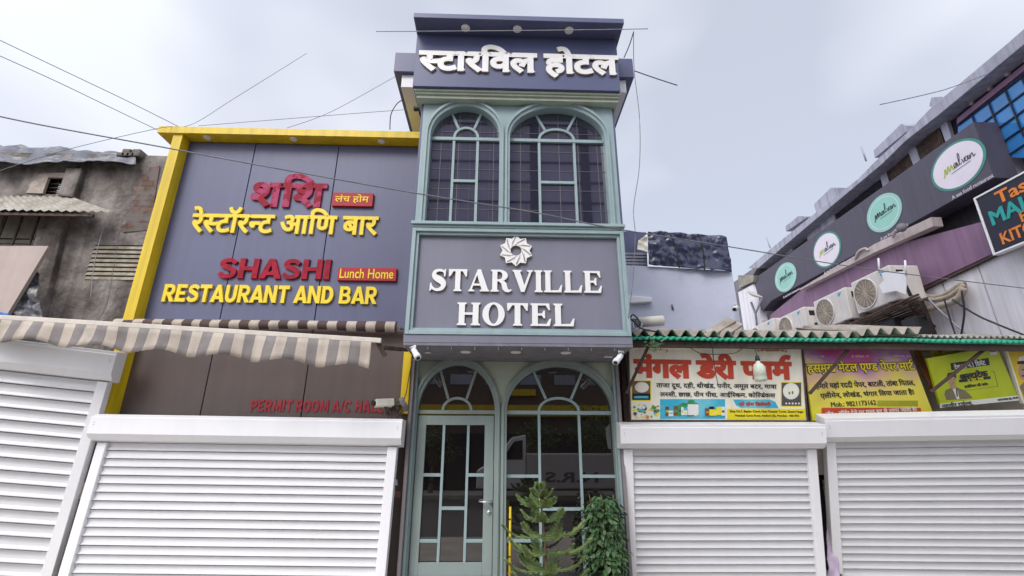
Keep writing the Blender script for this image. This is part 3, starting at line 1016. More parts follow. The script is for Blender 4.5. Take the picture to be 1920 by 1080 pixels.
# cornice under the top box
b = MB()
b.box(-1.12, 1.57, 5.245, YG+0.2, 5.955, 6.000)
b.box(-1.135, 1.58, 5.215, YG+0.2, 6.0005, 6.028)
b.box(-1.15, 1.59, 5.190, YG+0.2, 6.0285, 6.060)
b.build('cornice', M['sage_wall'], hotel, 0.004)
b = MB()
b.box(-1.165, 1.585, 5.15, 6.3, 6.0605, 6.94)
b.build('top_box', M['boxgrey'], hotel, 0.006)
b = MB()
b.box(-1.17, 1.63, 4.88, 6.35, 6.9405, 7.02)
b.build('top_canopy', M['boxgrey'], hotel, 0.006)
# roof slab behind with pale soffit
for xa, xb in ((-1.53, -1.19), (1.61, 1.91)):
    MB().box(xa, xb, 5.5, 11.5, 6.62, 6.96).build('roof_slab', M['boxgrey'], hotel, 0.006)
for xa, xb in ((-1.42, -1.08), (1.56, 1.80)):
    MB().box(xa, xb, 5.56, 11.4, 6.40, 6.619).build('roof_beam', M['white'], hotel, 0.004)
# emblem and lettering
def downlight(c, n, r=0.055, parent=None):
    d = MB()
    d.lathe([(r, 0.0), (r, 0.010), (r*0.9, 0.014), (r*0.74, 0.014)], c, n, 22)
    o = d.build('downlight', M['white_let'], parent)
    MB().lathe([(r*0.72, 0.001), (r*0.70, 0.012), (r*0.3, 0.015)], c, n, 18).build('lens', M['white_let'], o)
    return o
for x, y in ((873, 659), (967, 659.5), (1061, 660.5)):
    d_ = ray(x, y)
    p = CP + d_*((ZS-0.03-1.5)/d_.z)
    downlight((p.x, p.y, ZS-0.0305), (0, 0, -1), 0.062, hotel)
for x, y in ((873, 52), (970, 54), (1067, 56.5)):
    d_ = ray(x, y)
    p = CP + d_*((6.9402-1.5)/d_.z)
    downlight((p.x, p.y, 6.9402), (0, 0, -1), 0.060, hotel)
fr = FY(5.149)
t = fit(compose('स्टारविल होटल', 0.044, 0.045), X_(784, 118, 5.12), X_(1160, 118, 5.12), Z_(970, 144, 5.12), Z_(970, 85, 5.12))
letters('lettering', t, fr, M['white_let'], hotel, 0, 0.028, M['tan_side'])
fr = FY(YB+0.029)
def pbox(x0, x1, y0, y1, Y):
    ym, xm = (y0+y1)/2, (x0+x1)/2
    return X_(x0, ym, Y), X_(x1, ym, Y), Z_(xm, y1, Y), Z_(xm, y0, Y)
t = fit(slab_caps('STARVILLE'), *pbox(806, 1128, 506, 548, YB))
letters('lettering', t, fr, M['white_let'], hotel, 0, 0.030, M['tan_side'])
t = fit(slab_caps('HOTEL', 0.09), *pbox(857, 1077, 567.5, 611.5, YB))
letters('lettering', t, fr, M['white_let'], hotel, 0, 0.030, M['tan_side'])
# ten pointed emblem
ec = aY(967.5, 470, YB)
ro = (X_(999, 470, YB)-X_(936, 470, YB))/2
b = MB()
O_, I_ = [], []
for i in range(20):
    a = math.pi/2 + math.pi*i/10
    rr = ro*(1.0 if i % 2 == 0 else 0.80)
    O_.append((ec.x+rr*math.cos(a), ec.z+rr*math.sin(a)))
    I_.append((ec.x+ro*0.33*math.cos(a), ec.z+ro*0.33*math.sin(a)))
b.piece(band(O_, I_, True), fr, 0, 0.035, 0, 1)
for i in range(10):
    a = math.pi/2 + 2*math.pi*i/10
    p0 = Vector((ec.x+ro*0.93*math.cos(a), ec.z+ro*0.93*math.sin(a)))
    for dl, rr in ((0.80, 0.36), (0.52, 0.50)):
        p1 = Vector((ec.x+ro*rr*math.cos(a+dl), ec.z+ro*rr*math.sin(a+dl)))
        b.piece(stroke([p0.lerp(p1, 0.05), p1], 0.010), fr, 0.035, 0.0362+0.0002*i, 2)
b.build('emblem', [M['white_let'], M['tan_side'], M['ledge']], hotel, fix=False)

# ================================================================== RESTAURANT (yellow and grey)
YY = 6.2
rest = thing('restaurant_building', 'grey panelled restaurant front framed in bright yellow left of the hotel tower', 'building', (-3, YY, 0))
pxL = [X_(243.3, 595, YY), X_(411.5, 601, YY), X_(589.2, 603, YY), -1.20]
pxL[0] = -4.86
pxL[3] = XL-0.050
for i in range(3):
    g = 0.006
    b = MB()
    b.box(pxL[i]+(g if i else 0), pxL[i+1]-g, YY, YY+0.05, 3.045, 5.86)
    b.build('upper_panel', M['panel'], rest, 0.003)
    b = MB()
    b.box(pxL[i]+(g if i else 0), pxL[i+1]-g, YY+0.002, YY+0.05, 0.13, 3.035)
    b.build('lower_panel', M['panel_low'], rest, 0.003)
MB().box(-4.9, XL-0.058, YY+0.052, 10.5, 0.061, 5.95).build('wall', M['panel_low'], rest)
b = MB()
b.box(-4.97, -1.13, 6.0, YY+0.3, 5.872, 5.985)
b.build('canopy', M['yellow'], rest, 0.004)
p1 = X_(312, 300, 6.03)
b = MB()
b.box(p1, p1+0.135, 6.03, YY+0.2, 1.7, 5.87)
b.build('post', M['yellow'], rest, 0.004)
b = MB()
b.box(X_(755, 690, 6.10), XL-0.056, 6.10, YY+0.05, Z_(765, 776, 6.12), 5.87)
b.build('post', M['yellow'], rest, 0.004)
for x, y in ((389, 258), (551, 260.5), (715.5, 265)):
    d_ = ray(x, y)
    p = CP + d_*((5.872-1.5)/d_.z)
    downlight((p.x, min(p.y, 6.13), 5.8718), (0, 0, -1), 0.052, rest)
fr = FY(YY-0.001)
YLt = YY-0.05
def face_letters(text, box, m, bold=0.03, d=0.05, side=None, parent=rest, shear=0, feet=0, name='lettering', frame=None):
    t = fit(compose(text, bold, feet), *box, shear)
    return letters(name, t, frame or fr, m, parent, 0, d, side)
face_letters('शशि', pbox(470, 612, 324, 388, YLt), M['pink_let'], 0.034, 0.032)
face_letters('रेस्टॉरन्ट आणि बार', pbox(357, 709, 388, 438, YLt), M['yellow_let'], 0.028, 0.032)
letters('lettering', fit(block_caps('SHASHI', 0.06), *pbox(408, 619, 484, 522, YLt)), fr, M['red_let'], rest, 0, 0.032)
letters('lettering', fit(block_caps('RESTAURANT AND BAR'), *pbox(303, 707, 534, 567.5, YLt)), fr, M['yellow_let'], rest, 0, 0.032)
letters('lettering', fit(block_caps('PERMIT ROOM A/C HALL', 0.12), *pbox(470, 719, 750, 773, YY)), fr, M['red_paint'], rest, 0, 0.006)
def plate(x0, x1, y0, y1, text, tb, m):
    bx = pbox(x0, x1, y0, y1, YLt)
    b = MB()
    b.piece(rect(*bx), fr, 0, 0.045)
    pl = b.build('name_plate', M['red_plate'], rest, 0.004)
    t = fit(compose(text, 0.010), *pbox(*tb, YLt))
    letters('lettering', t, fr, m, pl, 0.0452, 0.049)
plate(623, 699, 361, 386, 'लंच होम', (628, 692, 364, 381), M['yellow_let'])
plate(633, 743, 501.5, 526, 'Lunch Home', (637, 738, 504, 522), M['yellow_let'])

# ================================================================== OLD BUILDING at the left
YO = 7.2
old = thing('old_building', 'crumbling stained plaster and brick building at the far left behind the awning', 'building', (-8, YO, 0))
fo = FY(YO)
# gridded, slightly uneven wall with two openings
def uneven_wall(x0, x1, z0, z1, holes, amp=0.02, n=0.16):
    b = MB()
    xs = sorted(set([x0+(x1-x0)*i/round((x1-x0)/n) for i in range(round((x1-x0)/n)+1)]+[v for h_ in holes for v in h_[:2]]))
    zs = sorted(set([z0+(z1-z0)*i/round((z1-z0)/n) for i in range(round((z1-z0)/n)+1)]+[v for h_ in holes for v in h_[2:]]))
    vs = [fo(x, z, amp*noise.noise(Vector((x*1.7, 0, z*1.7)))+amp*0.5*noise.noise(Vector((x*6, 3, z*6)))) for z in zs for x in xs]
    fs = []
    nx = len(xs)
    for j in range(len(zs)-1):
        for i in range(nx-1):
            cx, cz = (xs[i]+xs[i+1])/2, (zs[j]+zs[j+1])/2
            if any(h_[0] < cx < h_[1] and h_[2] < cz < h_[3] for h_ in holes): continue
            fs.append((j*nx+i, j*nx+i+1, (j+1)*nx+i+1, (j+1)*nx+i))
    b.add(vs, fs, 0, True)
    return b
sw = (X_(80, 365, YO), X_(110, 365, YO), Z_(95, 364, YO), Z_(95, 334, YO))
lv = (X_(166, 500, YO), X_(262, 500, YO), Z_(200, 525, YO), Z_(200, 459, YO))
gr = (-8.9, X_(86, 430, YO), Z_(40, 462, YO), Z_(40, 397, YO))
uneven_wall(-10, -4.6, 0.1, 6.28, [sw, lv, gr]).build('wall', M['concrete'], old)
MB().box(-10, -4.6, YO+0.25, YO+0.3, 0.1, 6.2).build('inner_wall', M['dark'], old)
# pale broken plaster surround + small dark window
b = MB()
jag = [(-0.34, 0), (-0.30, 0.12), (-0.33, 0.2), (-0.22, 0.34), (-0.20, 0.46), (-0.02, 0.47), (0.02, 0.40), (0.02, 0)]
sx, sz = sw[0], sw[2]
hgt = sw[3]-sw[2]
b.piece(poly([(sx+x*0.75, sz+z/0.46*(hgt+0.06)) for x, z in jag]), fo, -0.02, 0.026)
b.piece(poly([(sx, sw[3]), (sw[1]+0.03, sw[3]), (sw[1]+0.04, sw[3]+0.09), (sx-0.1, sw[3]+0.08)]), fo, -0.02, 0.028)
win = b.build('window', M['plaster_light'], old)
b = MB()
b.box(sw[0]-.02, sw[1]+.02, YO+0.08, YO+0.11, sw[2]-.02, sw[3]+.02)
b.build('pane', M['glass_low'], win)
b = MB()
for i in range(3):
    z = sw[2]+hgt*(i+1)/4
    b.box(sw[0], sw[1], YO+0.05, YO+0.06, z-.006, z+.006)
b.build('window_bar', M['rust'], win)
# buttress / pier
b = MB()
b.piece(poly(pY([(128, 318), (158, 318), (140, 372), (112, 368)], YO-0.05)), fo, -0.02, 0.10)
b.piece(poly(pY([(84, 400), (130, 398), (80, 600), (22, 600)], YO-0.05)), fo, -0.02, 0.09)
b.build('pier', M['concrete'], old, 0.02)
# exposed brick patch, irregular
b = MB()
bp = pY([(262, 318), (300, 312), (282, 432), (232, 436), (226, 425), (240, 418), (236, 405), (252, 392), (244, 380), (258, 368), (250, 352), (266, 340)], YO)
b.piece(poly(bp), fo, -0.02, 0.016)
b.build('brick_patch', M['brick'], old)
# louvred ventilator
b = MB()
nl = 8
for i in range(nl):
    z = lv[2]+(lv[3]-lv[2])*(i+0.5)/nl
    hh = (lv[3]-lv[2])/nl
    vs = [(x, YO+dy, z+dz) for x in (lv[0], lv[1]) for dy, dz in ((-0.012, -hh*0.46), (0.005, hh*0.26), (0.06, hh*0.48), (0.06, hh*0.36), (0.02, -hh*0.46))]
    b.add(vs, [(0, 1, 6, 5), (1, 2, 7, 6), (2, 3, 8, 7), (3, 4, 9, 8), (4, 0, 5, 9), (0, 4, 3, 2, 1), (5, 6, 7, 8, 9)])
lo = b.build('ventilator', M['louvre'], old)
# grille bars over the opening
b = MB()
for i in range(9):
    x = gr[1]-0.12-i*0.26
    b.bar((x, YO-0.05, gr[2]), (x, YO-0.05, gr[3]), 0.022 if i != 2 else 0.05, 0.022)
for z in (gr[2]+0.03, gr[3]-0.05): b.bar((gr[0], YO-0.035, z), (gr[1], YO-0.035, z), 0.02, 0.014, Vector((0, 0, 1)))
b.build('grille', M['rust'], old)
b = MB()
b.box(gr[0], gr[1], YO+0.14, YO+0.16, gr[2]+0.20, gr[3])
b.box(gr[0], gr[1], YO+0.10, YO+0.13, gr[2]+0.02, gr[2]+0.16)
b.build('blind', M['sheet'], old)
# corrugated canopy
can = MB()
A0, A1 = aY(-140, 366, YO-0.02), aY(132, 369, YO-0.02)
B0, B1 = aY(-160, 390, 6.75), aY(210, 397, 6.75)
nc, nr = 90, 4
vs = []
for j in range(nr+1):
    for i in range(nc+1):
        u, v = i/nc, j/nr
        p = A0.lerp(A1, u).lerp(B0.lerp(B1, u), v)
        vs.append(p+Vector((0, 0, 0.018*math.sin(i*math.pi/2*1.0))))
nv = len(vs)
vs += [p+Vector((0, 0, -0.006)) for p in vs]
fs = [(j*(nc+1)+i, j*(nc+1)+i+1, (j+1)*(nc+1)+i+1, (j+1)*(nc+1)+i) for j in range(nr) for i in range(nc)]
fs += [tuple(k+nv for k in f[::-1]) for f in fs]
for j in range(nr): fs += [(j*(nc+1)+nc, (j+1)*(nc+1)+nc, (j+1)*(nc+1)+nc+nv, j*(nc+1)+nc+nv)]
for i in range(nc): fs += [(nr*(nc+1)+i, nr*(nc+1)+i+1, nr*(nc+1)+i+1+nv, nr*(nc+1)+i+nv)]
can.add(vs, fs, 0, True)
can.build('canopy_sheet', M['sheet'], old, fix=False)
b = MB()
b.bar(B0+Vector((0, 0.05, -0.05)), B1+Vector((-.3, 0.05, -0.05)), 0.04, 0.04)
b.build('canopy_rail', M['rust'], old)
# tarpaulin on the roof edge (drapes over it: a thing)
def crumple(name, corners, nu, nv_, amp, fq, m, seed=0, thick=0.01, sag=0.0):
    a, b_, c_, d_ = [Vector(p) for p in corners]     # TL TR BR BL
    n = (b_-a).cross(d_-a).normalized()
    if n.y > 0: n = -n
    vs = []
    for j in range(nv_+1):
        for i in range(nu+1):
            u, v = i/nu, j/nv_
            p = a.lerp(b_, u).lerp(d_.lerp(c_, u), v)
            q = p*fq+Vector((seed, seed*2, 0))
            k = abs(noise.noise(q))*1.3+abs(noise.noise(q*2.3+Vector((5, 0, 0))))*0.6+0.5*noise.noise(q*0.5)
            vs.append(p+n*(amp*k)+Vector((0, 0, (0.35*amp*noise.noise(q*1.3+Vector((0, 9, 0)))-sag*4*u*(1-u)))))
    nn = len(vs)
    vs += [p-n*thick for p in vs]
    W = nu+1
    fs = [(j*W+i, j*W+i+1, (j+1)*W+i+1, (j+1)*W+i) for j in range(nv_) for i in range(nu)]
    fs += [tuple(k+nn for k in f[::-1]) for f in fs]
    for i in range(nu):
        fs += [(i+1, i, i+nn, i+1+nn), (nv_*W+i, nv_*W+i+1, nv_*W+i+1+nn, nv_*W+i+nn)]
    for j in range(nv_):
        fs += [(j*W, (j+1)*W, (j+1)*W+nn, j*W+nn), ((j+1)*W+nu, j*W+nu, j*W+nu+nn, (j+1)*W+nu+nn)]
    mb = MB()
    mb.add(vs, fs, 0, True)
    return mb.build(name, m, fix=True)
o = crumple('roof_tarpaulin', [aY(-200, 262, 7.5), aY(262, 291, 7.5), aY(255, 306, 7.0), aY(-200, 312, 7.0)], 80, 24, 0.085, 2.6, M['tarp_grey'], 3)
tag(o, 'crumpled grey tarpaulin draped along the roof edge of the crumbling building', 'tarpaulin')
b = MB()
for k in range(4):
    x = X_(245+k*9, 290, 7.3)
    b.box(x-.07, x+.07, 7.1, 7.4, 6.2, 6.2+0.07*(1+(k % 2)))
o = b.build('loose_bricks', M['concrete'], None, 0.015)
tag(o, 'small heap of loose bricks beside the roof tarpaulin end', 'bricks')
# beige leaning board and crumpled sheet
b = MB()
b.piece(poly(pY([(-120, 461), (91, 461), (12, 592), (-200, 592)], 6.6)), FY(6.6), -0.05, 0)
o = b.build('signboard', M['board'], None, 0.004)
tag(o, 'blank beige board with slanted right edge beneath the barred opening', 'board')
o = crumple('crumpled_sheet', [aY(60, 492, 6.75), aY(72, 492, 6.75), aY(84, 604, 6.75), aY(14, 604, 6.75)], 22, 26, 0.10, 7, M['tarp_grey'], 11)
tag(o, 'crumpled silvery plastic sheet hanging behind the beige board', 'plastic sheet')
o = crumple('blue_sheet', [aY(-30, 581, 6.4), aY(18, 588, 6.4), aY(16, 597, 6.4), aY(-30, 597, 6.4)], 10, 4, 0.03, 6, mat('blue_plastic', (0.02, 0.16, 0.5), 0.4), 2)
tag(o, 'scrap of bright blue plastic poking above the awning bar', 'plastic sheet')

# ================================================================== STRIPED AWNING
awn = thing('awning', 'retracted beige and grey striped awning with scalloped valance above the shutters', 'awning', (-4, 5.4, 2.7))
EA, EB = Vector((-7.2, 5.4, 3.01)), aY(715, 639, 5.4)
b = MB()
b.bar(EA, EB, 0.055, 0.045)
b.build('front_bar', M['bar'], awn, 0.006)
L_ = (EB-EA).length
sw_ = 0.118
nst = int(L_/sw_)
b = MB()
sub = 6
vs, fs, mi = [], [], []
dirx = (EB-EA).normalized()
cols_ = nst*sub
for i in range(cols_+1):
    s_ = i/sub*sw_
    p = EA+dirx*s_
    scall = 0.17+0.10*s_/L_+0.062*(0.5-0.5*math.cos(s_*2*math.pi/0.70))
    for j in range(5):
        v = j/4
        fold = 0.030*math.sin(s_*9.0)*v + 0.05*v*noise.noise(Vector((s_*2, v, 0)))
        vs.append(p+Vector((0.0, -0.03-0.03*v+fold, -0.028-scall*v)))
W = 5
for i in range(cols_):
    for j in range(4):
        fs.append((i*W+j, i*W+j+1, (i+1)*W+j+1, (i+1)*W+j))
        mi.append((i//sub) % 2)
me = MB()
k0 = len(vs)
me.add(vs, fs, 0, True)
me.mi = mi
o = me.build('valance', [M['fab_l'], M['fab_d']], awn, fix=False)
sd_ = o.modifiers.new('thick', 'SOLIDIFY')
sd_.thickness = 0.004
# rolled fabric at the wall
b = MB()
vs, fs, mi = [], [], []
r0, r1 = -4.98, -1.30
n_ = 150
for i in range(n_+1):
    x = r0+(r1-r0)*i/n_
    sag = 0.012*math.sin(x*3.1)+0.025*max(0, (x+2.1))*0.8*abs(math.sin(x*9))
    for j in range(5):
        t = j/4
        vs.append((x, 6.06-0.05*math.sin(t*math.pi)-0.01*noise.noise(Vector((x*4, t, 1))), 3.105-0.125*t-sag*t))
for i in range(n_):
    for j in range(4):
        fs.append((i*5+j, i*5+j+1, (i+1)*5+j+1, (i+1)*5+j))
        mi.append(int((r0+(r1-r0)*i/n_+10)/0.122) % 2)
b.add(vs, fs, 0, True)
b.mi = mi
o = b.build('rolled_fabric', [M['fab_l'], M['fab_b']], awn, fix=False)
o.modifiers.new('thick', 'SOLIDIFY').thickness = 0.01
b = MB()
b.bar((-4.95, 6.12, 3.05), (-1.28, 6.12, 3.03), 0.05, 0.05)
b.build('wall_rail', M['bar'], awn)
b = MB()
p = aY(690, 655, 5.6)
b.bar(aY(720, 652, 5.5), aY(765, 656, 6.0), 0.045, 0.03)
b.bar(aY(708, 640, 5.42), aY(722, 668, 5.5), 0.05, 0.05)
b.bar((-4.6, 5.42, 2.87), (-4.4, 6.12, 3.02), 0.03, 0.03)
b.build('folding_arm', M['rust'], awn, 0.004)

# ================================================================== ROLLER SHUTTERS
def shutter(label, TL, W_, H_, rot, hh=0.30, pitch=0.118, cap=0.19):
    t = thing('roller_shutter', label, 'shutter', TL, 'white roller shutters', local=True)
    yaw, roll, lean = [R(v) for v in rot]
    t.rotation_mode = 'QUATERNION'
    t.rotation_quaternion = (Matrix.Rotation(yaw, 3, 'Z') @ Matrix.Rotation(lean, 3, 'X') @ Matrix.Rotation(roll, 3, 'Y')).to_quaternion()
    # housing profile (y, z): lip, face, chamfer, underside
    pr = [(0.004, 0.0), (0.004, -0.030), (0.0, -0.034), (0.0, -hh*0.70), (0.006, -hh*0.72), (0.05, -hh*0.90), (0.06, -hh*0.93), (cap, -hh), (cap+0.04, -hh), (cap+0.04, 0)]
    b = MB()
    n = len(pr)
    b.add([(x, y, z) for x in (0, W_) for y, z in pr], [tuple(range(n))[::-1], tuple(range(n, 2*n))]+[(i, (i+1) % n, n+(i+1) % n, n+i) for i in range(n)])
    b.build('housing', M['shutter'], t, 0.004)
    b = MB()
    for x in (0.05, W_-0.05):
        for z in (-0.09, -0.115):
            b.lathe([(0.007, 0), (0.006, 0.003)], (x, 0.0, z), (0, -1, 0), 10)
    b.build('housing_screw', M['metal'], t)
    # rails
    for x in (0.06, W_-0.06-0.11):
        b = MB()
        b.box(x, x+0.11, cap-0.075, cap+0.03, -H_, -hh+0.002)
        r = b.build('guide_rail', M['shutter'], t, 0.006)
        b = MB()
        for z in (-hh-0.13, -hh-0.75, -hh-1.35):
            b.lathe([(0.011, 0), (0.009, 0.005)], (x+0.055, cap-0.075, z), (0, -1, 0), 12)
        b.build('rail_bolt', M['metal'], r)
    # curtain
    b = MB()
    x0, x1 = 0.165, W_-0.165
    yc = cap-0.035
    prof = []
    ns = math.ceil((H_-hh)/pitch)
    for i in range(ns):
        z = -hh+0.01-i*pitch
        for tt, y in ((0.0, 0.030), (0.02, 0.030), (0.06, 0.022), (0.11, -0.008), (0.24, 0.006), (0.36, 0.0125), (0.52, 0.0115), (0.74, 0.0040), (0.92, -0.0090), (0.985, -0.0210), (1.0, -0.014)):
            prof.append((yc+y*pitch/0.119, z-tt*pitch))
    nx = 8
    vs = []
    for k in range(nx+1):
        x = x0+(x1-x0)*k/nx
        for j, (y, z) in enumerate(prof):
            sl_ = j//11
            vs.append((x, y+0.003*noise.noise(Vector((x*1.3, sl_*0.7, W_))), z+0.0015*noise.noise(Vector((x*1.1, sl_*3.3, W_)))))
    m_ = len(prof)
    fs = [(k*m_+j, k*m_+j+1, (k+1)*m_+j+1, (k+1)*m_+j) for k in range(nx) for j in range(m_-1)]
    b.add(vs, fs, 0, False)
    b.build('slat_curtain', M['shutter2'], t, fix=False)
    return t
p = aY(220, 660, 5.72)
yaw, roll, lean = 9.02, 5.13, 7.76
Mx = Matrix.Rotation(R(yaw), 3, 'Z') @ Matrix.Rotation(R(lean), 3, 'X') @ Matrix.Rotation(R(roll), 3, 'Y')
W1 = 3.2
shutter('white roller shutter hung crooked and sloping, higher than the others, below the awning', p - Mx @ Vector((W1, 0, 0)), W1, 2.66, (yaw, roll, lean), 0.36, 0.132, 0.17)
TL, TR = aY(173, 776, 5.88), aY(756, 790, 5.90)
shutter('wide white roller shutter directly below the red painted permit room lettering', TL, (TR-TL).length, 1.83, (-0.41, 0.64, -1.15), 0.31, 0.089)
TL, TR = aY(1163, 796.5, 5.95), aY(1545, 793, 5.9)
shutter('narrower white roller shutter below the cream dairy sign beside the leafy climber', TL, (TR-TL).length, 1.80, (-1.65, -0.22, 11.55), 0.31, 0.0885)
TL = aY(1546.5, 784.5, 5.95)
shutter('white roller shutter leaning forward below the lime and yellow boards', TL, 3.4, 1.95, (-7.93, -0.91, 18.27), 0.33, 0.0925)

# ================================================================== SHOP ROW on the right
shop = thing('shop_row', 'low row of small shops under a corrugated cement roof with green front edge', 'building', (4.5, 6.8, 0))
MB().box(1.63, 9.0, 6.85, 7.0, 0.12, 3.1).build('wall', M['cream'], shop)
b = MB()
b.box(1.63, 1.72, 6.66, 6.84, 0.061, 2.85)
b.build('end_wall', M['cream'], shop)
b = MB()
pp = aY(1548, 870, 6.4)
b.box(pp.x-0.18, pp.x+0.14, 6.46, 6.8, Z_(1550, 890, 6.46), 2.3)
b.build('pier', M['cream'], shop, 0.006)
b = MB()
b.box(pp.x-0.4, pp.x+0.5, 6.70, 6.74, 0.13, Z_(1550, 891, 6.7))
b.build('doorway_shade_panel', M['dark'], shop)  # flat dark panel put in for the shade of the gap
# corrugated roof in several overlapping sheets
def corr(x0, x1, y0, z0, y1, z1, amp, per, m, name, parent, skew=0, th=0.012, nseg=5, droop=0.0):
    n = int((x1-x0)/per*10)
    vs = []
    for j in range(nseg+1):
        v = j/nseg
        for i in range(n+1):
            u = i/n
            x = x0+(x1-x0)*u+skew*v
            vs.append(Vector((x, y0+(y1-y0)*v+0.02*noise.noise(Vector((x*1.1, v, 0))), z0+(z1-z0)*v+amp*math.sin(2*math.pi*(x-skew*v)/per)+0.02*noise.noise(Vector((x*0.9, 5, v)))+droop*u)))
    nn = len(vs)
    vs += [p-Vector((0, 0, th)) for p in vs]
    W = n+1
    fs = [(j*W+i, j*W+i+1, (j+1)*W+i+1, (j+1)*W+i) for j in range(nseg) for i in range(n)]
    fs += [tuple(k+nn for k in f[::-1]) for f in fs]
    for i in range(n): fs += [(i+1, i, i+nn, i+1+nn), (nseg*W+i, nseg*W+i+1, nseg*W+i+1+nn, nseg*W+i+nn)]
    for j in range(nseg): fs += [(j*W, (j+1)*W, (j+1)*W+nn, j*W+nn), ((j+1)*W+n, j*W+n, j*W+n+nn, (j+1)*W+n+nn)]
    mb = MB()
    mb.add(vs, fs, 0, True)
    return mb.build(name, m, parent, fix=True)
YR = 5.80
zr = Z_(1350, 633, YR)
corr(1.62, 4.55, YR-0.02, zr+0.055, 6.95, zr+0.36, 0.043, 0.177, M['asb'], 'roof_sheet', shop)
corr(4.50, 5.35, YR-0.05, zr+0.075, 6.95, zr+0.42, 0.045, 0.177, M['asb'], 'roof_sheet', shop, 0, droop=0.03)
corr(5.3, 8.6, YR-0.02, zr+0.045, 6.95, zr+0.34, 0.016, 0.076, M['sheet'], 'roof_sheet', shop)
corr(1.60, 8.5, YR-0.045, zr-0.012, YR+0.25, zr+0.065, 0.011, 0.077, M['green'], 'green_edge', shop, nseg=2, th=0.03)
b = MB()
b.box(1.60, 8.5, YR+0.02, YR+0.07, zr-0.125, zr-0.045)
b.build('fascia_beam', M['wood'], shop, 0.004)
for px_, W_ in (((1308, 640), (1180, 700)), ((1600, 645), (1518, 738)), ((1850, 652), (1745, 735))):
    b = MB()
    b.bar(aY(*px_, 5.88), aY(*W_, 6.0), 0.035, 0.03)
    if px_[0] == 1308:
        b = MB()
        b.bar(aY(1219, 642, 5.88), aY(1174, 738, 6.02), 0.035, 0.03)
    b.build('strut', M['wood'], shop, 0.003)
for x in (1172, 1506, 1722):
    q = aY(x, 700, 6.18)
    MB().box(q.x-0.03, q.x+0.03, 6.25, 6.32, 1.75, 2.9).build('post', M['wood'], shop, 0.004)
b = MB()
b.tube([aY(1180, 652, 5.98), aY(1340, 649, 5.98), aY(1498, 650, 5.98)], 0.026, 10)
b.build('conduit', M['creamboard'], shop)

# --- sign boards
def quad_frame(q, Yt, Yb):
    TL, TR, BR, BL = aY(*q[0], Yt), aY(*q[1], Yt), aY(*q[2], Yb), aY(*q[3], Yb)
    n = (TR-TL).cross(BL-TL).normalized()
    if n.y > 0: n = -n
    def f(u, v, d=0): return BL.lerp(BR, u).lerp(TL.lerp(TR, u), v)+n*d
    return f
def board_thing(name, label, q, Yt, Yb, m, frame_m=None, cat='sign', border=0.0, th=0.03):
    f = quad_frame(q, Yt, Yb)
    t = thing(name, label, cat, f(0.5, 0, 0))
    b = MB()
    g = 6
    V = [(i/g, j/g) for j in range(g+1) for i in range(g+1)]
    F = [(j*(g+1)+i, j*(g+1)+i+1, (j+1)*(g+1)+i+1, (j+1)*(g+1)+i) for j in range(g) for i in range(g)]
    b.piece((V, F), f, -th, 0)
    b.build('panel', m, t)
    if frame_m:
        b = MB()
        w1, w2 = border*0.45, border
        for pc in (rect(-w1, 0, -w2, 1+w2), rect(1, 1+w1, -w2, 1+w2), rect(0, 1, -w2, 0), rect(0, 1, 1, 1+w2)):
            b.piece(pc, f, -th, 0.012)
        b.build('frame', frame_m, t)
    return t, f
def inv(q, x, y):
    """bilinear inverse in the sign's own outline"""
    TL, TR, BR, BL = q
    u, v = 0.5, 0.5
    for _ in range(12):
        px = (BL[0]*(1-u)+BR[0]*u)*(1-v)+(TL[0]*(1-u)+TR[0]*u)*v
        py = (BL[1]*(1-u)+BR[1]*u)*(1-v)+(TL[1]*(1-u)+TR[1]*u)*v
        ux = (BR[0]-BL[0])*(1-v)+(TR[0]-TL[0])*v
        uy = (BR[1]-BL[1])*(1-v)+(TR[1]-TL[1])*v
        vx = (TL[0]*(1-u)+TR[0]*u)-(BL[0]*(1-u)+BR[0]*u)
        vy = (TL[1]*(1-u)+TR[1]*u)-(BL[1]*(1-u)+BR[1]*u)
        det = ux*vy-uy*vx
        du = ((x-px)*vy-(y-py)*vx)/det
        dv = (ux*(y-py)-uy*(x-px))/det
        u += du
        v += dv
    return u, v
class Zm:   # coordinates noted on an enlarged crop of the sign -> sign u,v
    def __init__(s, ox, oy, k, q): s.ox, s.oy, s.k, s.q = ox, oy, k, q
    def pt(s, x, y): return inv(s.q, s.ox+x/s.k, s.oy+y/s.k)
    def box(s, x0, y0, x1, y1):
        a, b = s.pt(x0, (y0+y1)/2)[0], s.pt(x1, (y0+y1)/2)[0]
        c, d = s.pt((x0+x1)/2, y1)[1], s.pt((x0+x1)/2, y0)[1]
        return a, b, c, d
    def pl(s, pts): return poly([s.pt(*p) for p in pts])

# dairy board
q1 = [(1179, 648), (1502, 655), (1512, 788), (1183, 787)]
t1, f1 = board_thing('dairy_sign', 'cream dairy board with big red Hindi heading and product pictures', q1, 6.0, 6.2, M['creamboard'], M['rust'], border=0.018)
z1 = Zm(1150, 600, 5.053, q1)
def wr(z, f, t, text, box, m, bold=0.012, d=0.003, base=0.0012, feet=0, name='lettering'):
    pcs = fit(compose(text, bold, feet), *z.box(*box))
    b = MB()
    for i, pc in enumerate(pcs): b.piece(pc, f, base, base+d+0.00025*(i % 7))
    return b.build(name, m, t, fix=False)
def fl(z, f, t, items, name, layer=0.001):
    """printed picture: flat coloured shapes, each 1 mm proud of the one below"""
    b = MB()
    ms = []
    for i, (pc, m) in enumerate(items):
        if m not in ms: ms.append(m)
        b.piece(pc, f, 0.0002, layer*(i+1), ms.index(m))
    return b.build(name, ms, t, fix=False)
wr(z1, f1, t1, 'मंगल डेरी फार्म', (190, 318, 1690, 568), M['redink'], 0.055, 0.003)
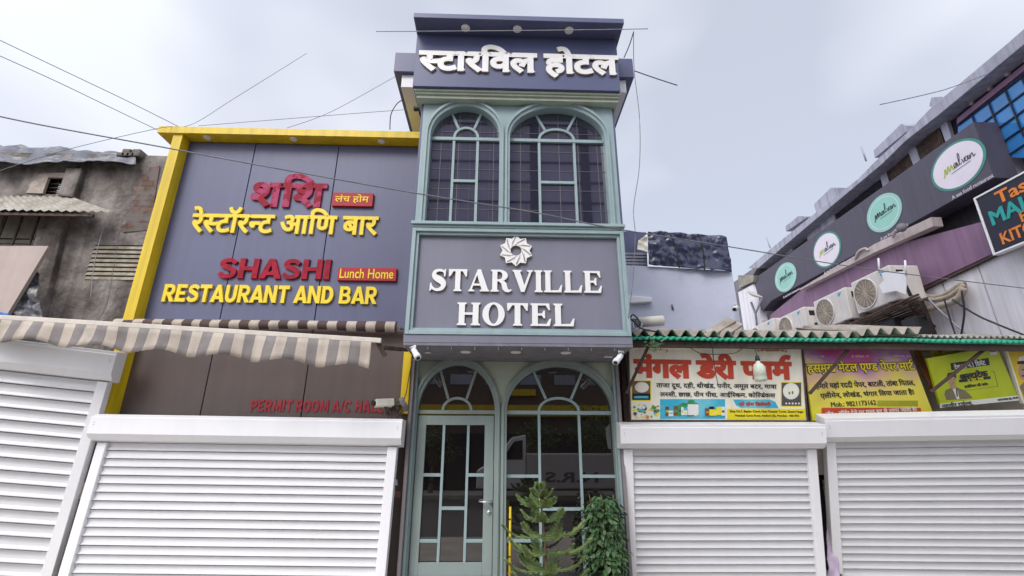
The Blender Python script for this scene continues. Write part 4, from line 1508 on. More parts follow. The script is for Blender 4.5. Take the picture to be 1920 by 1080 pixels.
wr(z1, f1, t1, 'ताजा दूध, दही, श्रीखंड, पनीर, अमूल बटर, मावा', (405, 592, 1545, 664), M['ink'], 0.016)
wr(z1, f1, t1, 'लस्सी, छाछ, ग्रीन पीस, आईस्क्रिम, कोल्ड्रिंक्स', (440, 678, 1530, 738), M['ink'], 0.016)
wr(z1, f1, t1, '|| श्री गणेशाय नम ||', (245, 262, 512, 292), M['redink'], 0.008)
wr(z1, f1, t1, '|| श्री महालक्ष्मी नम ||', (1365, 276, 1640, 304), M['redink'], 0.008)
def zell(z, x, y, rx, ry, n=24): return z.pl([(x+rx*math.cos(2*math.pi*i/n), y-ry*math.sin(2*math.pi*i/n)) for i in range(n)])
def zrect(z, x0, y0, x1, y1): return z.pl([(x0, y1), (x1, y1), (x1, y0), (x0, y0)])
fl(z1, f1, t1, [(zrect(z1, 170, 575, 356, 770), M['yelprint']), (zrect(z1, 178, 582, 348, 760), M['brownprint']), (zrect(z1, 178, 700, 348, 758), M['navy']), (zell(z1, 268, 640, 66, 50), M['whiteprint']), (zell(z1, 268, 644, 46, 32), M['creamboard']), (zrect(z1, 195, 722, 330, 744), M['cyan'])], 'product_picture')
fl(z1, f1, t1, [(zrect(z1, 1585, 590, 1785, 825), M['yelprint']), (zrect(z1, 1592, 597, 1778, 815), M['greyprint']), (zell(z1, 1682, 676, 78, 78), M['whiteprint']), (zell(z1, 1682, 672, 62, 58), M['creamboard']), (zell(z1, 1665, 695, 9, 14), M['greenprint']), (zell(z1, 1695, 690, 9, 16), M['greenprint'])]
   + [(zell(z1, 1635+i*30, 792, 8, 9, 8), M['whiteprint']) for i in range(5)], 'product_picture')
random.seed(4)
cols = [M['yelprint'], M['greenprint'], M['whiteprint'], M['cyan'], M['greyprint'], M['orange'], M['lime']]
fl(z1, f1, t1, [(zell(z1, random.uniform(190, 420), random.uniform(795, 920), random.uniform(8, 24), random.uniform(6, 20), 7), random.choice(cols)) for i in range(34)], 'map_print', 0.0004)
it = [(zrect(z1, 440, 752, 1055, 938), M['cyan'])]
for i in range(9): it.append((zell(z1, 700+random.uniform(-60, 80), 790+random.uniform(-18, 30), 34, 18, 8), M['greenprint']))
xx = 490
while xx < 1020:
    wd = random.uniform(20, 46)
    hh_ = random.uniform(45, 95)
    it.append((zrect(z1, xx, 905-hh_, xx+wd, 905+random.uniform(-6, 8)), random.choice([M['whiteprint'], M['brownprint'], M['yelprint'], M['greenprint'], M['whiteprint'], M['greyprint'], M['redink']])))
    it.append((zrect(z1, xx+4, 905-hh_*0.6, xx+wd-4, 905-hh_*0.35), random.choice(cols)))
    xx += wd*random.uniform(0.85, 1.15)
    if 780 < xx < 860: xx = 865
it.append((zrect(z1, 700, 800, 800, 900), M['whiteprint']))
it.append((zrect(z1, 902, 828, 948, 906), M['yelprint']))
it.append((zrect(z1, 902, 822, 948, 846), M['navy']))
fl(z1, f1, t1, it, 'product_picture', 0.0003)
fl(z1, f1, t1, [(z1.pl([(1130, 755), (1480, 755), (1530, 775), (1566, 838), (1210, 838), (1160, 812)]), M['cyan']), (zrect(z1, 1075, 842, 1820, 942), M['yelprint'])], 'printed_panel')
wr(z1, f1, t1, 'फ्री होम डिलेवरी', (1182, 775, 1488, 822), M['redink'], 0.03, 0.003, 0.002)
wr(z1, f1, t1, 'Shop No.7, Baadev Chawl, Near Pinnacle Tower, Shastri Nagar', (1098, 856, 1800, 884), M['ink'], 0.012, 0.002, 0.0025)
wr(z1, f1, t1, 'Mahakali Caves Road, Andheri (E), Mumbai - 400 093.', (1148, 896, 1760, 922), M['ink'], 0.012, 0.002, 0.0025)
# scrap dealer's board
q2 = [(1506, 652), (1702, 650), (1750, 776), (1524, 789)]
t2, f2 = board_thing('scrap_shop_sign', 'curled yellow and magenta printed scrap and paper dealer board', q2, 6.02, 6.2, M['festive'])
z2 = Zm(1490, 600, 4.465, q2)
for dx, dy, m_, bo, bs in ((0, 0, M['ink'], 0.075, 0.001), (0, 0, M['yelprint'], 0.018, 0.0045)):
    wr(z2, f2, t2, 'हसमुख मेटल एण्ड पेपर मार्ट', (102-(8 if bo > .05 else 0), 338-(6 if bo > .05 else 0), 1003+(8 if bo > .05 else 0), 458+(6 if bo > .05 else 0)), m_, bo, 0.002, bs)
wr(z2, f2, t2, 'हमारे यहां रद्दी पेपर, बाटली, तांबा पितल,', (172, 506, 1006, 572), M['ink'], 0.02)
wr(z2, f2, t2, 'एलीमेन, लोखंड, भंगार लिया जाता है!', (212, 588, 1002, 652), M['ink'], 0.02)
wr(z2, f2, t2, 'Mob.: 9821173162', (300, 680, 680, 722), M['ink'], 0.014)
fl(z2, f2, t2, [(zrect(z2, 690, 676, 1030, 724), M['olive']), (z2.pl([(225, 792), (1050, 792), (1058, 780), (1055, 740), (1045, 736), (232, 736), (222, 746)]), M['redink'])], 'printed_panel')
wr(z2, f2, t2, 'नोट : ऑर्डर देने पर माल घर से लाया जाता है!', (255, 742, 1025, 788), M['whiteprint'], 0.02, 0.002, 0.0025)
for bx in ((75, 292, 245, 318), (468, 290, 618, 316), (765, 288, 972, 314)):
    wr(z2, f2, t2, 'श्री गणेशाय नम', bx, M['paleink'], 0.01)
# orange cloth behind
o = crumple('orange_banner', [aY(1712, 655, 6.3), aY(1722, 655, 6.3), aY(1757, 740, 6.3), aY(1742, 735, 6.3)], 6, 14, 0.05, 6, M['orangefab'], 5)
tag(o, 'rolled orange banner standing in the dark gap between the two printed boards', 'banner')
# cement board
q3 = [(1738.5, 672), (1868.5, 648.5), (1908, 742), (1763, 759)]
t3, f3 = board_thing('cement_sign', 'tilted lime green cement board picturing a man in a brown jacket', q3, 5.99, 6.16, M['limeboard'])
z3 = Zm(1490, 600, 4.465, q3)
fl(z3, f3, t3, [(z3.pl([(1312, 422), (1632, 378), (1622, 318), (1300, 362)]), M['ink']), (z3.pl([(1376, 524), (1640, 494), (1634, 470), (1372, 500)]), M['ink']),
                (z3.pl([(1215, 735), (1880, 672), (1868, 632), (1216, 702)]), M['whiteprint']), (zrect(z3, 1632, 240, 1690, 292), M['whiteprint']), (zrect(z3, 1632, 240, 1680, 268), M['redink'])], 'printed_panel')
fl(z3, f3, t3, [(z3.pl([(1270, 672), (1252, 620), (1262, 588), (1300, 572), (1345, 560), (1420, 590), (1455, 615), (1490, 655)]), M['suit']),
                (z3.pl([(1318, 572), (1352, 562), (1378, 660), (1356, 664)]), M['whiteprint']), (z3.pl([(1346, 566), (1354, 565), (1364, 640), (1352, 642)]), M['ink']),
                (z3.pl([(1300, 550), (1345, 540), (1350, 568), (1322, 580), (1306, 572)]), M['skin']),
                (zell(z3, 1316, 505, 30, 42), M['skin']), (z3.pl([(1272, 478), (1280, 446), (1320, 438), (1346, 458), (1350, 492), (1338, 480), (1300, 476), (1288, 500)]), M['ink']),
                (zell(z3, 1306, 500, 4, 3, 8), M['ink']), (zell(z3, 1328, 497, 4, 3, 8), M['ink']), (zell(z3, 1320, 526, 9, 3, 8), M['redink'])], 'portrait_print')
wr(z3, f3, t3, 'देश का नं.1 सिमेंट', (1325, 345, 1600, 402), M['whiteprint'], 0.02, 0.002, 0.0015)
wr(z3, f3, t3, 'अल्ट्राटेक', (1368, 424, 1618, 490), M['ink'], 0.05)
wr(z3, f3, t3, 'द ग्रेट टेक', (1440, 480, 1580, 512), M['yelprint'], 0.01, 0.002, 0.0025)
wr(z3, f3, t3, 'इंजीनियर की पसंद', (1415, 530, 1620, 562), M['ink'], 0.012)
wr(z3, f3, t3, 'महावीर टाईल्स,', (1225, 682, 1490, 728), M['ink'], 0.012, 0.002, 0.0045)
wr(z3, f3, t3, 'ANDHERI (E), MUM', (1690, 650, 1872, 672), M['ink'], 0.014, 0.002, 0.0045)
b = MB()
for (a_, c_) in (((1400, 595), (1700, 556)), ((1700, 556), (1668, 432)), ((1668, 432), (1640, 436))):
    b.piece(stroke([z3.pt(*a_), z3.pt(*c_)], 0.006), f3, 0.0002, 0.001)
b.build('outline_print', M['ink'], t3, fix=False)
# yellow board behind it and yellow portrait board at the right edge
q5 = [(1750, 652), (1846, 650), (1880, 700), (1755, 712)]
t5, f5 = board_thing('yellow_sign', 'yellow board mostly hidden behind the tilted lime green board', q5, 6.10, 6.2, M['yelboard'])
z5 = Zm(1490, 600, 4.465, q5)
fl(z5, f5, t5, [(z5.pl([(1198, 240), (1240, 236), (1236, 262), (1218, 280), (1200, 264)]), M['redink'])], 'printed_badge')
q4 = [(1884, 648), (1990, 646), (2040, 760), (1918, 752)]
t4, f4 = board_thing('portrait_sign', 'yellow board at the right edge picturing a man in a cap', q4, 6.0, 6.16, M['yelboard'], M['creamboard'], border=0.05)
z4 = Zm(1490, 600, 4.465, q4)
fl(z4, f4, t4, [(z4.pl([(1880, 560), (1960, 470), (2120, 480), (2160, 700), (1960, 720)]), M['suit']), (zell(z4, 1935, 430, 62, 80), M['skin']), (z4.pl([(1862, 370), (1880, 310), (1950, 290), (2010, 330), (2010, 372), (1900, 366)]), M['creamboard']),
                (z4.pl([(1862, 370), (1868, 345), (1960, 340), (2005, 372)]), M['ink']), (zell(z4, 1908, 418, 10, 6, 8), M['ink']), (z4.pl([(1890, 470), (1925, 458), (1950, 472), (1925, 478)]), M['ink'])], 'portrait_print')

# things hanging in front of the shops
b = MB()
p = aY(1423, 690, 5.84)
sc_ = 0.0062
prof = [(0.0, 0.0), (0.055, 0.01), (0.065, 0.04), (0.06, 0.10), (0.065, 0.105), (0.06, 0.16), (0.062, 0.21), (0.045, 0.25), (0.022, 0.275), (0.022, 0.30)]
o_ = thing('hanging_lamp', 'bulb hung inside an upturned plastic bottle before the cream dairy board', 'lamp', (p.x, p.y, Z_(1423, 716, 5.84)), local=True)
MB().lathe([(r*1.15, h*0.86) for r, h in prof], (0, 0, 0)).build('bottle_shade', M['clear'], o_)
MB().lathe([(0.025, 0.255), (0.03, 0.27), (0.02, 0.32), (0.006, 0.33)], (0, 0, 0)).build('holder', M['black'], o_)
MB().tube([(0, 0, 0.32), (-0.01, 0, 0.40), (0.0, 0.02, zr-0.06-o_.location.z)], 0.005, 6).build('cord', M['cable'], o_)
def wire(name, label, pts, r=0.006, m=None, cat='cable', group=None):
    o = MB().tube(spline(pts, 6), r, 6).build(name, m or M['cable'])
    return tag(o, label, cat, group)
wire('hanging_wire', 'thin drooping wire crossing the cream dairy board left of its middle', [aY(1335, 642, 5.72), aY(1337, 665, 5.75), aY(1340, 690, 5.78), aY(1346, 720, 5.8)], 0.005)
wire('festoon_wire', 'loose wire looping along the top of the cream dairy board', [aY(1283, 643, 5.8), aY(1300, 656, 5.9), aY(1322, 664, 5.92), aY(1372, 663, 5.92), aY(1390, 655, 5.85), aY(1402, 646, 5.75)], 0.004)
# dried lime-and-leaf charm by the left strut
random.seed(9)
b = MB()
c_ = aY(1228, 644, 5.62)
for i in range(70):
    a = Vector((random.gauss(0, .06), random.gauss(0, .03), random.gauss(-0.01, .035)))
    d = Vector((random.gauss(0, 1), random.gauss(0, 1), random.gauss(-.5, 1))).normalized()*0.045
    n = d.cross(Vector((0, -1, 0.3))).normalized()*0.008
    b.add([c_+a, c_+a+d*0.5+n, c_+a+d, c_+a+d*0.5-n], [(0, 1, 2, 3)])
o = b.build('dried_twigs', M['leaf'], fix=False)
tag(o, 'tuft of dried leaves caught on the green roof edge beside the hotel', 'leaves')
# two loose roof tiles (boards) lying on the roof
for (x0, y0), (x1, y1), lab in (((1330, 626), (1372, 600), 'longer broken cement sheet lying on the corrugated roof'), ((1362, 622), (1384, 606), 'shorter broken cement sheet lying behind the longer one on the corrugated roof')):
    b = MB()
    A_, B_ = aY(x0, y0, 5.9), aY(x1, y1, 6.05)
    d = (B_-A_).normalized()
    b.bar(A_, B_, 0.13, 0.035, Vector((0.25, -0.45, 0.85)))
    o = b.build('cement_sheet', M['asb'], None, 0.004)
    tag(o, lab, 'roofing sheet', 'broken cement sheets on the shop roof')
# packets and cloth in the shutter gap
b = MB()
for i in range(7):
    pz = Z_(1552, 905+i*13, 6.55)
    px2 = X_(1550+i*2.2, 905+i*13, 6.55)
    b.box(px2-.05, px2+.05, 6.54+0.004*i, 6.56+0.004*i, pz-.05, pz+.035)
o = b.build('packet_strip', M['packet'], None, 0.006)
tag(o, 'strip of small green snack packets hanging in the gap between two shutters', 'packets')
o = crumple('lilac_cloth', [aY(1549, 945, 6.6), aY(1556, 950, 6.6), aY(1575, 1090, 6.6), aY(1550, 1090, 6.6)], 8, 18, 0.05, 6, M['lilac'], 8)
tag(o, 'lilac cloth hanging below the snack packets between two shutters', 'cloth')
# clutter seen in the left gap
b = MB()
b.piece(poly(pY([(150, 905), (170, 905), (160, 935), (140, 935)], 6.1)), FY(6.1), 0, 0.03)
o = b.build('paper_notice', M['board'])
tag(o, 'pale paper stuck on the wall in the gap between the left shutters', 'paper')

# ================================================================== PALE BUILDING with tarpaulin behind the shops
YW = 8.6
pale = thing('pale_building', 'pale limewashed building with navy tarpaulin parapet behind the shop roof', 'building', (3.4, YW, 0))
fw_ = FY(YW)
b = MB()
pts = pY([(1150, 492), (1372, 508), (1412, 660), (1130, 660)], YW)
pts = [(1.2, pts[0][1]), (pts[1][0], pts[1][1]), (pts[1][0]+0.06, 0.12), (1.2, 0.12)]
b.piece(poly(pts), fw_, -6, 0)
b.build('wall', M['wallwhite'], pale)
b = MB()
b.piece(poly(pY([(1150, 430), (1213, 433), (1216, 497), (1150, 494)], YW)), fw_, -0.3, -0.06)
b.build('upper_wall', M['boxgrey'], pale)
b = MB()
for i in range(5):
    y = 472+i*6
    b.piece(poly(pY([(1160, y), (1214, y+1), (1214, y+5), (1160, y+4)], YW)), fw_, -0.055, -0.03+0.002*(i % 2))
b.build('cladding_strip', M['conc_l'], pale)
b = MB()
b.piece(poly(pY([(1172, 556), (1220, 560), (1221, 569), (1172, 572)], YW)), fw_, 0, 0.10)
b.build('ledge', M['white'], pale, 0.02)
b = MB()
b.tube(pY3 if False else [aY(1260, 571, YW-0.02), aY(1262, 580, YW-0.02)], 0.02, 8)
b.build('pipe_stub', M['conc_g'], pale)
tarp = crumple('navy_tarpaulin', [aY(1214, 434, YW-0.05), aY(1361, 444, YW-0.05), aY(1372, 510, YW-0.05), aY(1216, 498, YW-0.05)], 70, 34, 0.075, 3.0, M['tarp_blue'], 4)
tag(tarp, 'shiny navy tarpaulin tied over the parapet of the pale building', 'tarpaulin')
wire('tarpaulin_rope', 'rope crossing the navy tarpaulin left of its middle', [aY(1256, 437, YW-.2), aY(1268, 466, YW-.2), aY(1274, 502, YW-.2)], 0.014, cat='rope', group='ropes tied over the navy tarpaulin')
wire('tarpaulin_rope', 'rope crossing the navy tarpaulin right of its middle', [aY(1312, 440, YW-.2), aY(1319, 475, YW-.2), aY(1321, 506, YW-.2)], 0.014, cat='rope', group='ropes tied over the navy tarpaulin')
o = crumple('sacking', [aY(1196, 452, YW-.15), aY(1212, 440, YW-.15), aY(1214, 474, YW-.15), aY(1194, 470, YW-.15)], 10, 10, 0.06, 5, M['creamboard'], 6)
tag(o, 'small beige sack hooked at the left end of the navy tarpaulin', 'sack')
o = MB().tube([aY(1193, 605, 7.6), aY(1243, 601, 7.6)], 0.085, 16).build('drain_pipe', M['creamboard'])
tag(o, 'short cream pipe lying on the corrugated roof beside the hotel', 'pipe')
o = thing('coiled_cable', 'tangle of coiled grey and black cable hanging at the hotel bay corner', 'cable', aY(1190, 610, 5.6))
b = MB()
for k in range(4):
    pts = []
    for i in range(26):
        a = 2*math.pi*i/25
        pts.append(aY(1190+(14-k*2.5)*math.cos(a)+k*2, 608+(11-k)*math.sin(a), 5.58+0.02*k))
    b.tube(pts, 0.008, 6, caps=False)
b.build('grey_loops', M['cable_grey'], o)
b = MB()
pts = [aY(1182, 598, 5.5), aY(1190, 604, 5.55), aY(1203, 616, 5.55), aY(1230, 622, 5.6)]
b.tube(spline(pts), 0.010, 6)
b.tube(spline([aY(1180, 602, 5.52), aY(1186, 590, 5.5), aY(1196, 598, 5.5), aY(1200, 612, 5.5)]), 0.009, 6)
b.build('black_strand', M['cable'], o)

# ---- cctv cameras
def cctv(label, p, aim, arm, sc=1.0):
    t = thing('security_camera', label, 'camera', p, 'small white security cameras')
    p, aim, arm = Vector(p), Vector(aim).normalized(), Vector(arm)
    b = MB()
    b.tube([p-aim*0.07*sc, p+aim*0.07*sc], 0.032*sc, 14)
    b.tube([p+aim*0.05*sc+Vector((0, 0, .004)), p+aim*0.10*sc+Vector((0, 0, .004))], 0.037*sc, 14)
    bd = b.build('body', M['white'], t)
    MB().lathe([(0.024*sc, 0.0), (0.02*sc, 0.004)], p+aim*0.101*sc, aim, 14).build('lens', M['black'], t)
    MB().tube([p-aim*0.02*sc+Vector((0, 0, .02*sc)), p-aim*0.02*sc+Vector((0, 0, 0.07*sc)), arm], 0.012*sc, 8).build('bracket', M['white'], t)
    return t
p = aY(779, 662, 5.30)
cctv('white security camera at the left lower corner of the hotel bay', p, (0.35, -0.5, -0.55), aY(769, 652, 5.36), 1.0)
p = aY(1160, 672, 5.34)
cctv('white security camera at the right lower corner of the hotel bay', p, (-0.45, -0.5, -0.5), aY(1169, 660, 5.38), 1.0)
p = aY(1380, 578, YW-0.25)
cctv('white security camera on the right edge of the pale limewashed wall', p, (-0.5, -0.6, -0.3), aY(1379, 570, YW-0.02), 1.3)
for a_, c_, lab in (((795, 661), (808, 661), 'short threaded rod beside the left bay camera'), ((1130, 669), (1148, 669), 'short threaded rod beside the right bay camera')):
    o = MB().tube([aY(*a_, 5.5), aY(*c_, 5.46)], 0.012, 8).build('rod', M['metal'])
    tag(o, lab, 'rod', 'threaded rods under the bay')
bc = thing('box_camera', 'beige box security camera resting above the end of the red lettering', 'camera', aY(714, 765, 5.9))
b = MB()
A_, B_ = aY(703, 756, 5.82), aY(737, 755, 5.95)
b.bar(A_, B_, 0.085, 0.085, Vector((0, -1, 0.1)))
b.build('housing', M['creamboard'], bc, 0.008)
b = MB()
d = (A_-B_).normalized()
b.lathe([(0.032, 0), (0.036, 0.03), (0.03, 0.034)], A_, d, 16)
b.build('lens', M['black'], bc)
b = MB()
b.tube([aY(722, 760, 5.9), aY(725, 772, 5.95), aY(730, 777, 6.0)], 0.018, 8)
b.build('bracket', M['rust'], bc)
fl_ = thing('flood_lamp', 'small grey cylindrical spotlight beside the yellow post foot', 'lamp', aY(757, 757, 5.9))
MB().tube([aY(752, 748, 5.82), aY(763, 768, 5.95)], 0.030, 14).build('body', M['conc_g'], fl_)
MB().tube([aY(757, 757, 5.9), aY(752, 764, 6.05), aY(748, 770, 6.15)], 0.010, 8).build('bracket', M['rust'], fl_)
o = tag(MB().box(0, 0, 0, 0, 0, 0).build('x', M['rust']) if False else MB().tube(spline([aY(775, 675, 6.08), aY(768, 700, 6.08), aY(762, 735, 6.05), aY(755, 755, 6.0)]), 0.006, 6).build('down_wire', M['cable']), 'thin black wire running down the yellow post foot', 'cable')
b = MB()
random.seed(21)
for i in range(60):
    c_ = aY(738+random.gauss(0, 9), 766+random.gauss(0, 6), 6.05)
    dd = Vector((random.gauss(0, 1), random.gauss(0, .4), random.gauss(0.2, 1))).normalized()*0.09
    b.tube([c_, c_+dd*0.5+Vector((random.gauss(0, .01), 0, random.gauss(0, .01))), c_+dd], 0.0035, 4)
o = b.build('bird_nest', M['rust'], fix=False)
tag(o, 'scruffy tangle of twigs and wire above the shutter housing end', 'twigs')
# small stickers on the wall beside the wide shutter
o = MB().piece(poly(pY([(733, 898), (745, 899), (746, 910), (732, 909)], YY)), FY(YY), 0, 0.004).build('sticker', M['whiteprint'])
tag(o, 'small white sticker on the wall right of the wide shutter', 'sticker')
o = MB().piece(poly(pY([(738, 920), (752, 921), (751, 934), (737, 932)], YY)), FY(YY), 0, 0.003).build('sticker', mat('faded_red', (0.30, 0.13, 0.11), 0.7))
tag(o, 'faded red stencilled patch on the wall below the white sticker', 'sticker')

# ================================================================== LARGE BUILDING at the right
XF, XM = 8.4, 8.9
big = thing('commercial_building', 'long grey commercial building with concrete eaves and blue glass receding at the right', 'building', (9.5, 9, 0))
fF, fM = FX(XF), FX(XM)
def sx(name, px, X, th, m, parent=big, bev=0.0):
    return MB().piece(poly(pX(px, X)), FX(X), -th, 0).build(name, m, parent, bev)
# core wall (long box behind everything)
MB().box(9.25, 18, 3.0, 20, 0.12, 7.9).build('wall', M['conc_g'], big)
# roof eave band
roof = MB()
roof.piece(poly(pX([(2060, -70), (2060, -32), (1885, 112), (1758, 217), (1699, 263), (1653, 308), (1520, 419), (1421, 503), (1402, 503), (1450, 462), (1610, 334), (1640, 303), (1699, 250), (1746, 201), (1890, 80)], 8.5)), FX(8.5), -3.0, 0)
roof.build('roof', M['conc_l'], big, 0.01)
sx('roof_block', [(1530, 398), (1526, 383), (1558, 352), (1572, 352), (1572, 368)], 8.6, 0.8, M['conc_l'])
sx('roof_block', [(1474, 434), (1473, 424), (1497, 405), (1512, 406), (1512, 408)], 8.6, 0.8, M['conc_l'])
sx('roof_block', [(1742, 200), (1746, 183), (1764, 181), (1768, 182), (1768, 200)], 8.6, 0.8, M['conc_l'])
sx('roof_block', [(1640, 296), (1638, 282), (1690, 232), (1700, 236), (1700, 246)], 8.6, 0.8, M['conc_l'])
for a_, c_ in (((1624, 302), (1615, 275)), ((1444, 465), (1437, 445))):
    MB().tube([aX(*a_, 8.7), aX(*c_, 8.7)], 0.02, 6).build('lightning_rod', M['cable_grey'], big)
# dark window band under the eave with piers and grilles
sx('window_band', [(1420, 503), (1640, 335), (1790, 215), (1960, 85), (1960, 260), (1700, 340), (1385, 560)], XM, 0.05, M['dark'])
for px_ in ([(1510, 440), (1534, 420), (1540, 432), (1515, 452)], [(1536, 420), (1563, 398), (1566, 416), (1541, 436)], [(1650, 332), (1661, 322), (1667, 342), (1655, 350)], [(1703, 285), (1716, 275), (1728, 306), (1714, 314)], [(1760, 230), (1772, 218), (1786, 266), (1775, 272)], [(1468, 470), (1482, 458), (1486, 470), (1474, 478)]):
    sx('pier', px_, XM-0.08, 0.15, M['conc_l'])
def grille(px):
    A, B, Cc, D = [Vector(p) for p in pX(px, XM-0.06)]   # TL TR BR BL
    b = MB()
    n = 16
    for i in range(n+1):
        b.piece(stroke([A.lerp(B, i/n), D.lerp(Cc, i/n)], 0.022), FX(XM-0.06), -0.01, 0.01)
    for i in range(3):
        b.piece(stroke([A.lerp(D, i/2), B.lerp(Cc, i/2)], 0.03), FX(XM-0.06), -0.012, 0.0)
    gl_ = MB().piece(poly(pX(px, XM-0.02)), FX(XM-0.02), -0.02, 0).build('pane', M['ledge'], None)
    g = b.build('window_grille', M['rust'], big)
    bpy.data.objects.remove(gl_)
    MB().piece(poly(pX(px, XM-0.02)), FX(XM-0.02), -0.02, 0).build('pane', M['ledge'], g)
grille([(1717, 276), (1758, 236), (1770, 268), (1728, 304)])
grille([(1662, 322), (1702, 290), (1713, 314), (1668, 340)])
sx('window', [(1566, 400), (1648, 338), (1656, 352), (1566, 412)], XM-0.03, 0.02, M['glass_low'])
# top storey windows and blue curtain glass
for i in range(5):
    x = 1790+i*34
    y = 222-(x-1758)*0.80
    w_ = sx('window', [(x, y), (x+28, y-22), (x+32, y-2), (x+4, y+20)], XM-0.05, 0.03, M['panel'])
    b = MB()
    q_ = [Vector(v) for v in pX([(x+29, y-23), (x+33, y)], XM-0.06)]
    b.piece(stroke(q_, 0.06), FX(XM-0.06), -0.02, 0.03)
    b.build('window_frame', M['ledge'], w_)
sx('glass_sill', [(1794, 222), (1920, 120), (1980, 72), (1980, 84), (1920, 132), (1794, 233)], XM-0.10, 0.2, M['purple'])
sx('curtain_glass', [(1796, 233), (1920, 133), (2000, 72), (2000, 300), (1796, 290)], XM-0.04, 0.05, M['blueglass'])
b = MB()
for k in range(5):
    A = Vector(pX([(1796, 236+k*30)], XM-0.05)[0])
    B = Vector(pX([(1985, 92+k*34)], XM-0.05)[0])
    b.piece(stroke([A, B], 0.022), FX(XM-0.05), 0, 0.02)
for k in range(6):
    x = 1822+k*31
    A = Vector(pX([(x, 214-k*24)], XM-0.05)[0])
    B = Vector((A.x, A.y-1.0))
    b.piece(stroke([A, B], 0.022), FX(XM-0.05), 0, 0.018)
b.build('mullion', M['navy'], big)
# charcoal fascia box: side face + front return
fasc = thing('restaurant_fascia', 'charcoal box fascia with round restaurant discs on the building at the right', 'sign', (XF, 9, 5))
pc = pX([(1820, 232), (1869, 330), (1700, 437), (1447, 563), (1430, 583), (1383, 545)], XF)
corner_t, corner_b = aX(1820, 232, XF), aX(1869, 330, XF)
yc_ = (corner_t.y+corner_b.y)/2
zt_, zb_ = corner_t.z, corner_b.z
fz_t, fz_b = zt_, zb_
far_y = aX(1383, 545, XF).y
b = MB()
b.piece(poly([(-yc_, zb_), (-yc_, zt_), (-far_y, aX(1383, 545, XF).z), (-aX(1430, 583, XF).y, aX(1430, 583, XF).z), (-aX(1447, 563, XF).y, aX(1447, 563, XF).z)]), fF, -0.45, 0)
b.build('side_panel', M['fascia'], fasc)
# return face turning away at 12 degrees
az = R(78)
dv = Vector((math.sin(az), math.cos(az), 0))
Cn = Vector((XF, yc_, 0))
nrm = Vector((-dv.y, dv.x, 0))
if nrm.y > 0: nrm = -nrm
fE = Fr(Cn+nrm*0.004, dv, (0, 0, 1), nrm)
b = MB()
b.piece(rect(0.012, 4.0, zb_, zt_), fE, -0.02, 0)
b.build('end_panel', M['fascia2'], fasc)
def script_word(fr_, cx, cy, s, ink, lime, parent, tagline=False, sl=0.32):
    def P(pts): return [(cx+s*(x-0.0), cy+s*(y+sl*x*0.0)) for x, y in pts]
    b = MB()
    m_ = spline([(-0.62, -0.22), (-0.56, -0.10), (-0.50, 0.10), (-0.47, 0.02), (-0.46, -0.12), (-0.38, 0.10), (-0.34, 0.13), (-0.33, -0.08), (-0.24, 0.10), (-0.20, 0.10), (-0.19, -0.06), (-0.12, -0.05)], 4)
    b.piece(stroke(P(m_), 0.042*s), fr_, 0.001, 0.006, 1)
    rest_ = [spline([(-0.12, -0.05), (0.0, 0.10), (-0.10, 0.09), (-0.12, -0.04), (-0.03, -0.05), (0.02, 0.10), (0.02, -0.05), (0.08, -0.03)], 4),
             spline([(0.08, -0.03), (0.17, 0.28), (0.15, 0.42), (0.11, 0.30), (0.10, 0.02), (0.14, -0.05), (0.19, 0.0)], 4),
             spline([(0.21, 0.11), (0.235, 0.09), (0.265, -0.06), (0.33, 0.10), (0.36, 0.085)], 4),
             spline([(0.46, 0.10), (0.37, 0.10), (0.34, -0.03), (0.41, -0.04), (0.47, 0.10), (0.47, -0.05), (0.52, -0.03)], 4),
             spline([(0.53, 0.10), (0.53, -0.05), (0.60, 0.09), (0.65, 0.10), (0.66, -0.05), (0.74, 0.0)], 4)]
    for i, r_ in enumerate(rest_): b.piece(stroke(P(r_), 0.022*s), fr_, 0.001, 0.0062+0.0003*i, 0)
    b.piece(stroke(P([(-0.30, -0.20), (0.5, -0.14)]), 0.018*s), fr_, 0.001, 0.006, 2)
    b.build('script_lettering', [ink, lime, M['mint_d']], parent, fix=False)
def disc(fr_, u, v, ru, rv, white, parent, big_=False, tl=True):
    b = MB()
    if white:
        b.piece(ell(u, v, ru*1.06, rv*1.06), fr_, 0.001, 0.008, 1)
        b.piece(ell(u, v, ru*0.96, rv*0.96), fr_, 0.008, 0.012, 0)
    else:
        b.piece(ell(u, v, ru, rv), fr_, 0.001, 0.012, 0)
        b.piece(ring(u, v, ru*0.85, rv*0.85, ru*0.025), fr_, 0.012, 0.014, 2)
    o = b.build('disc', [M['disc'] if white else M['mint'], M['mint_d'], M['disc']], parent, fix=False)
    sub = Fr(fr_(0, 0, 0.012), fr_(1, 0, 0)-fr_(0, 0, 0), fr_(0, 1, 0)-fr_(0, 0, 0), fr_(0, 0, 1)-fr_(0, 0, 0))
    script_word(sub, u+ru*0.02, v, ru*0.95, M['ink'], M['lime'] if white else M['ink'], o)
    if tl:
        t = fit(compose('A sea food restaurant', 0.006), u-ru*0.55, u+ru*1.0, v-rv*1.34, v-rv*1.16)
        bb = MB()
        for i, pc_ in enumerate(t): bb.piece(pc_, fr_, 0.001, 0.005+0.0004*(i % 3))
        bb.build('tagline', M['paleink'], o, fix=False)
for x, y, rx, ry, wh in ((1795, 310, 46, 46, True), (1657.5, 399, 31, 38, False), (1550, 468.5, 23.5, 34, True), (1473, 520, 19, 29, False)):
    c_ = aX(x, y, XF)
    e_ = aX(x-rx, y+rx*0.5, XF)
    f_ = aX(x, y-ry, XF)
    disc(fF, -c_.y, c_.z, abs(e_.y-c_.y), abs(f_.z-c_.z)*0.97, wh, fasc)
disc(fE, 0.66, (zt_+zb_)/2+0.02, 0.45, 0.45, True, fasc, tl=False)
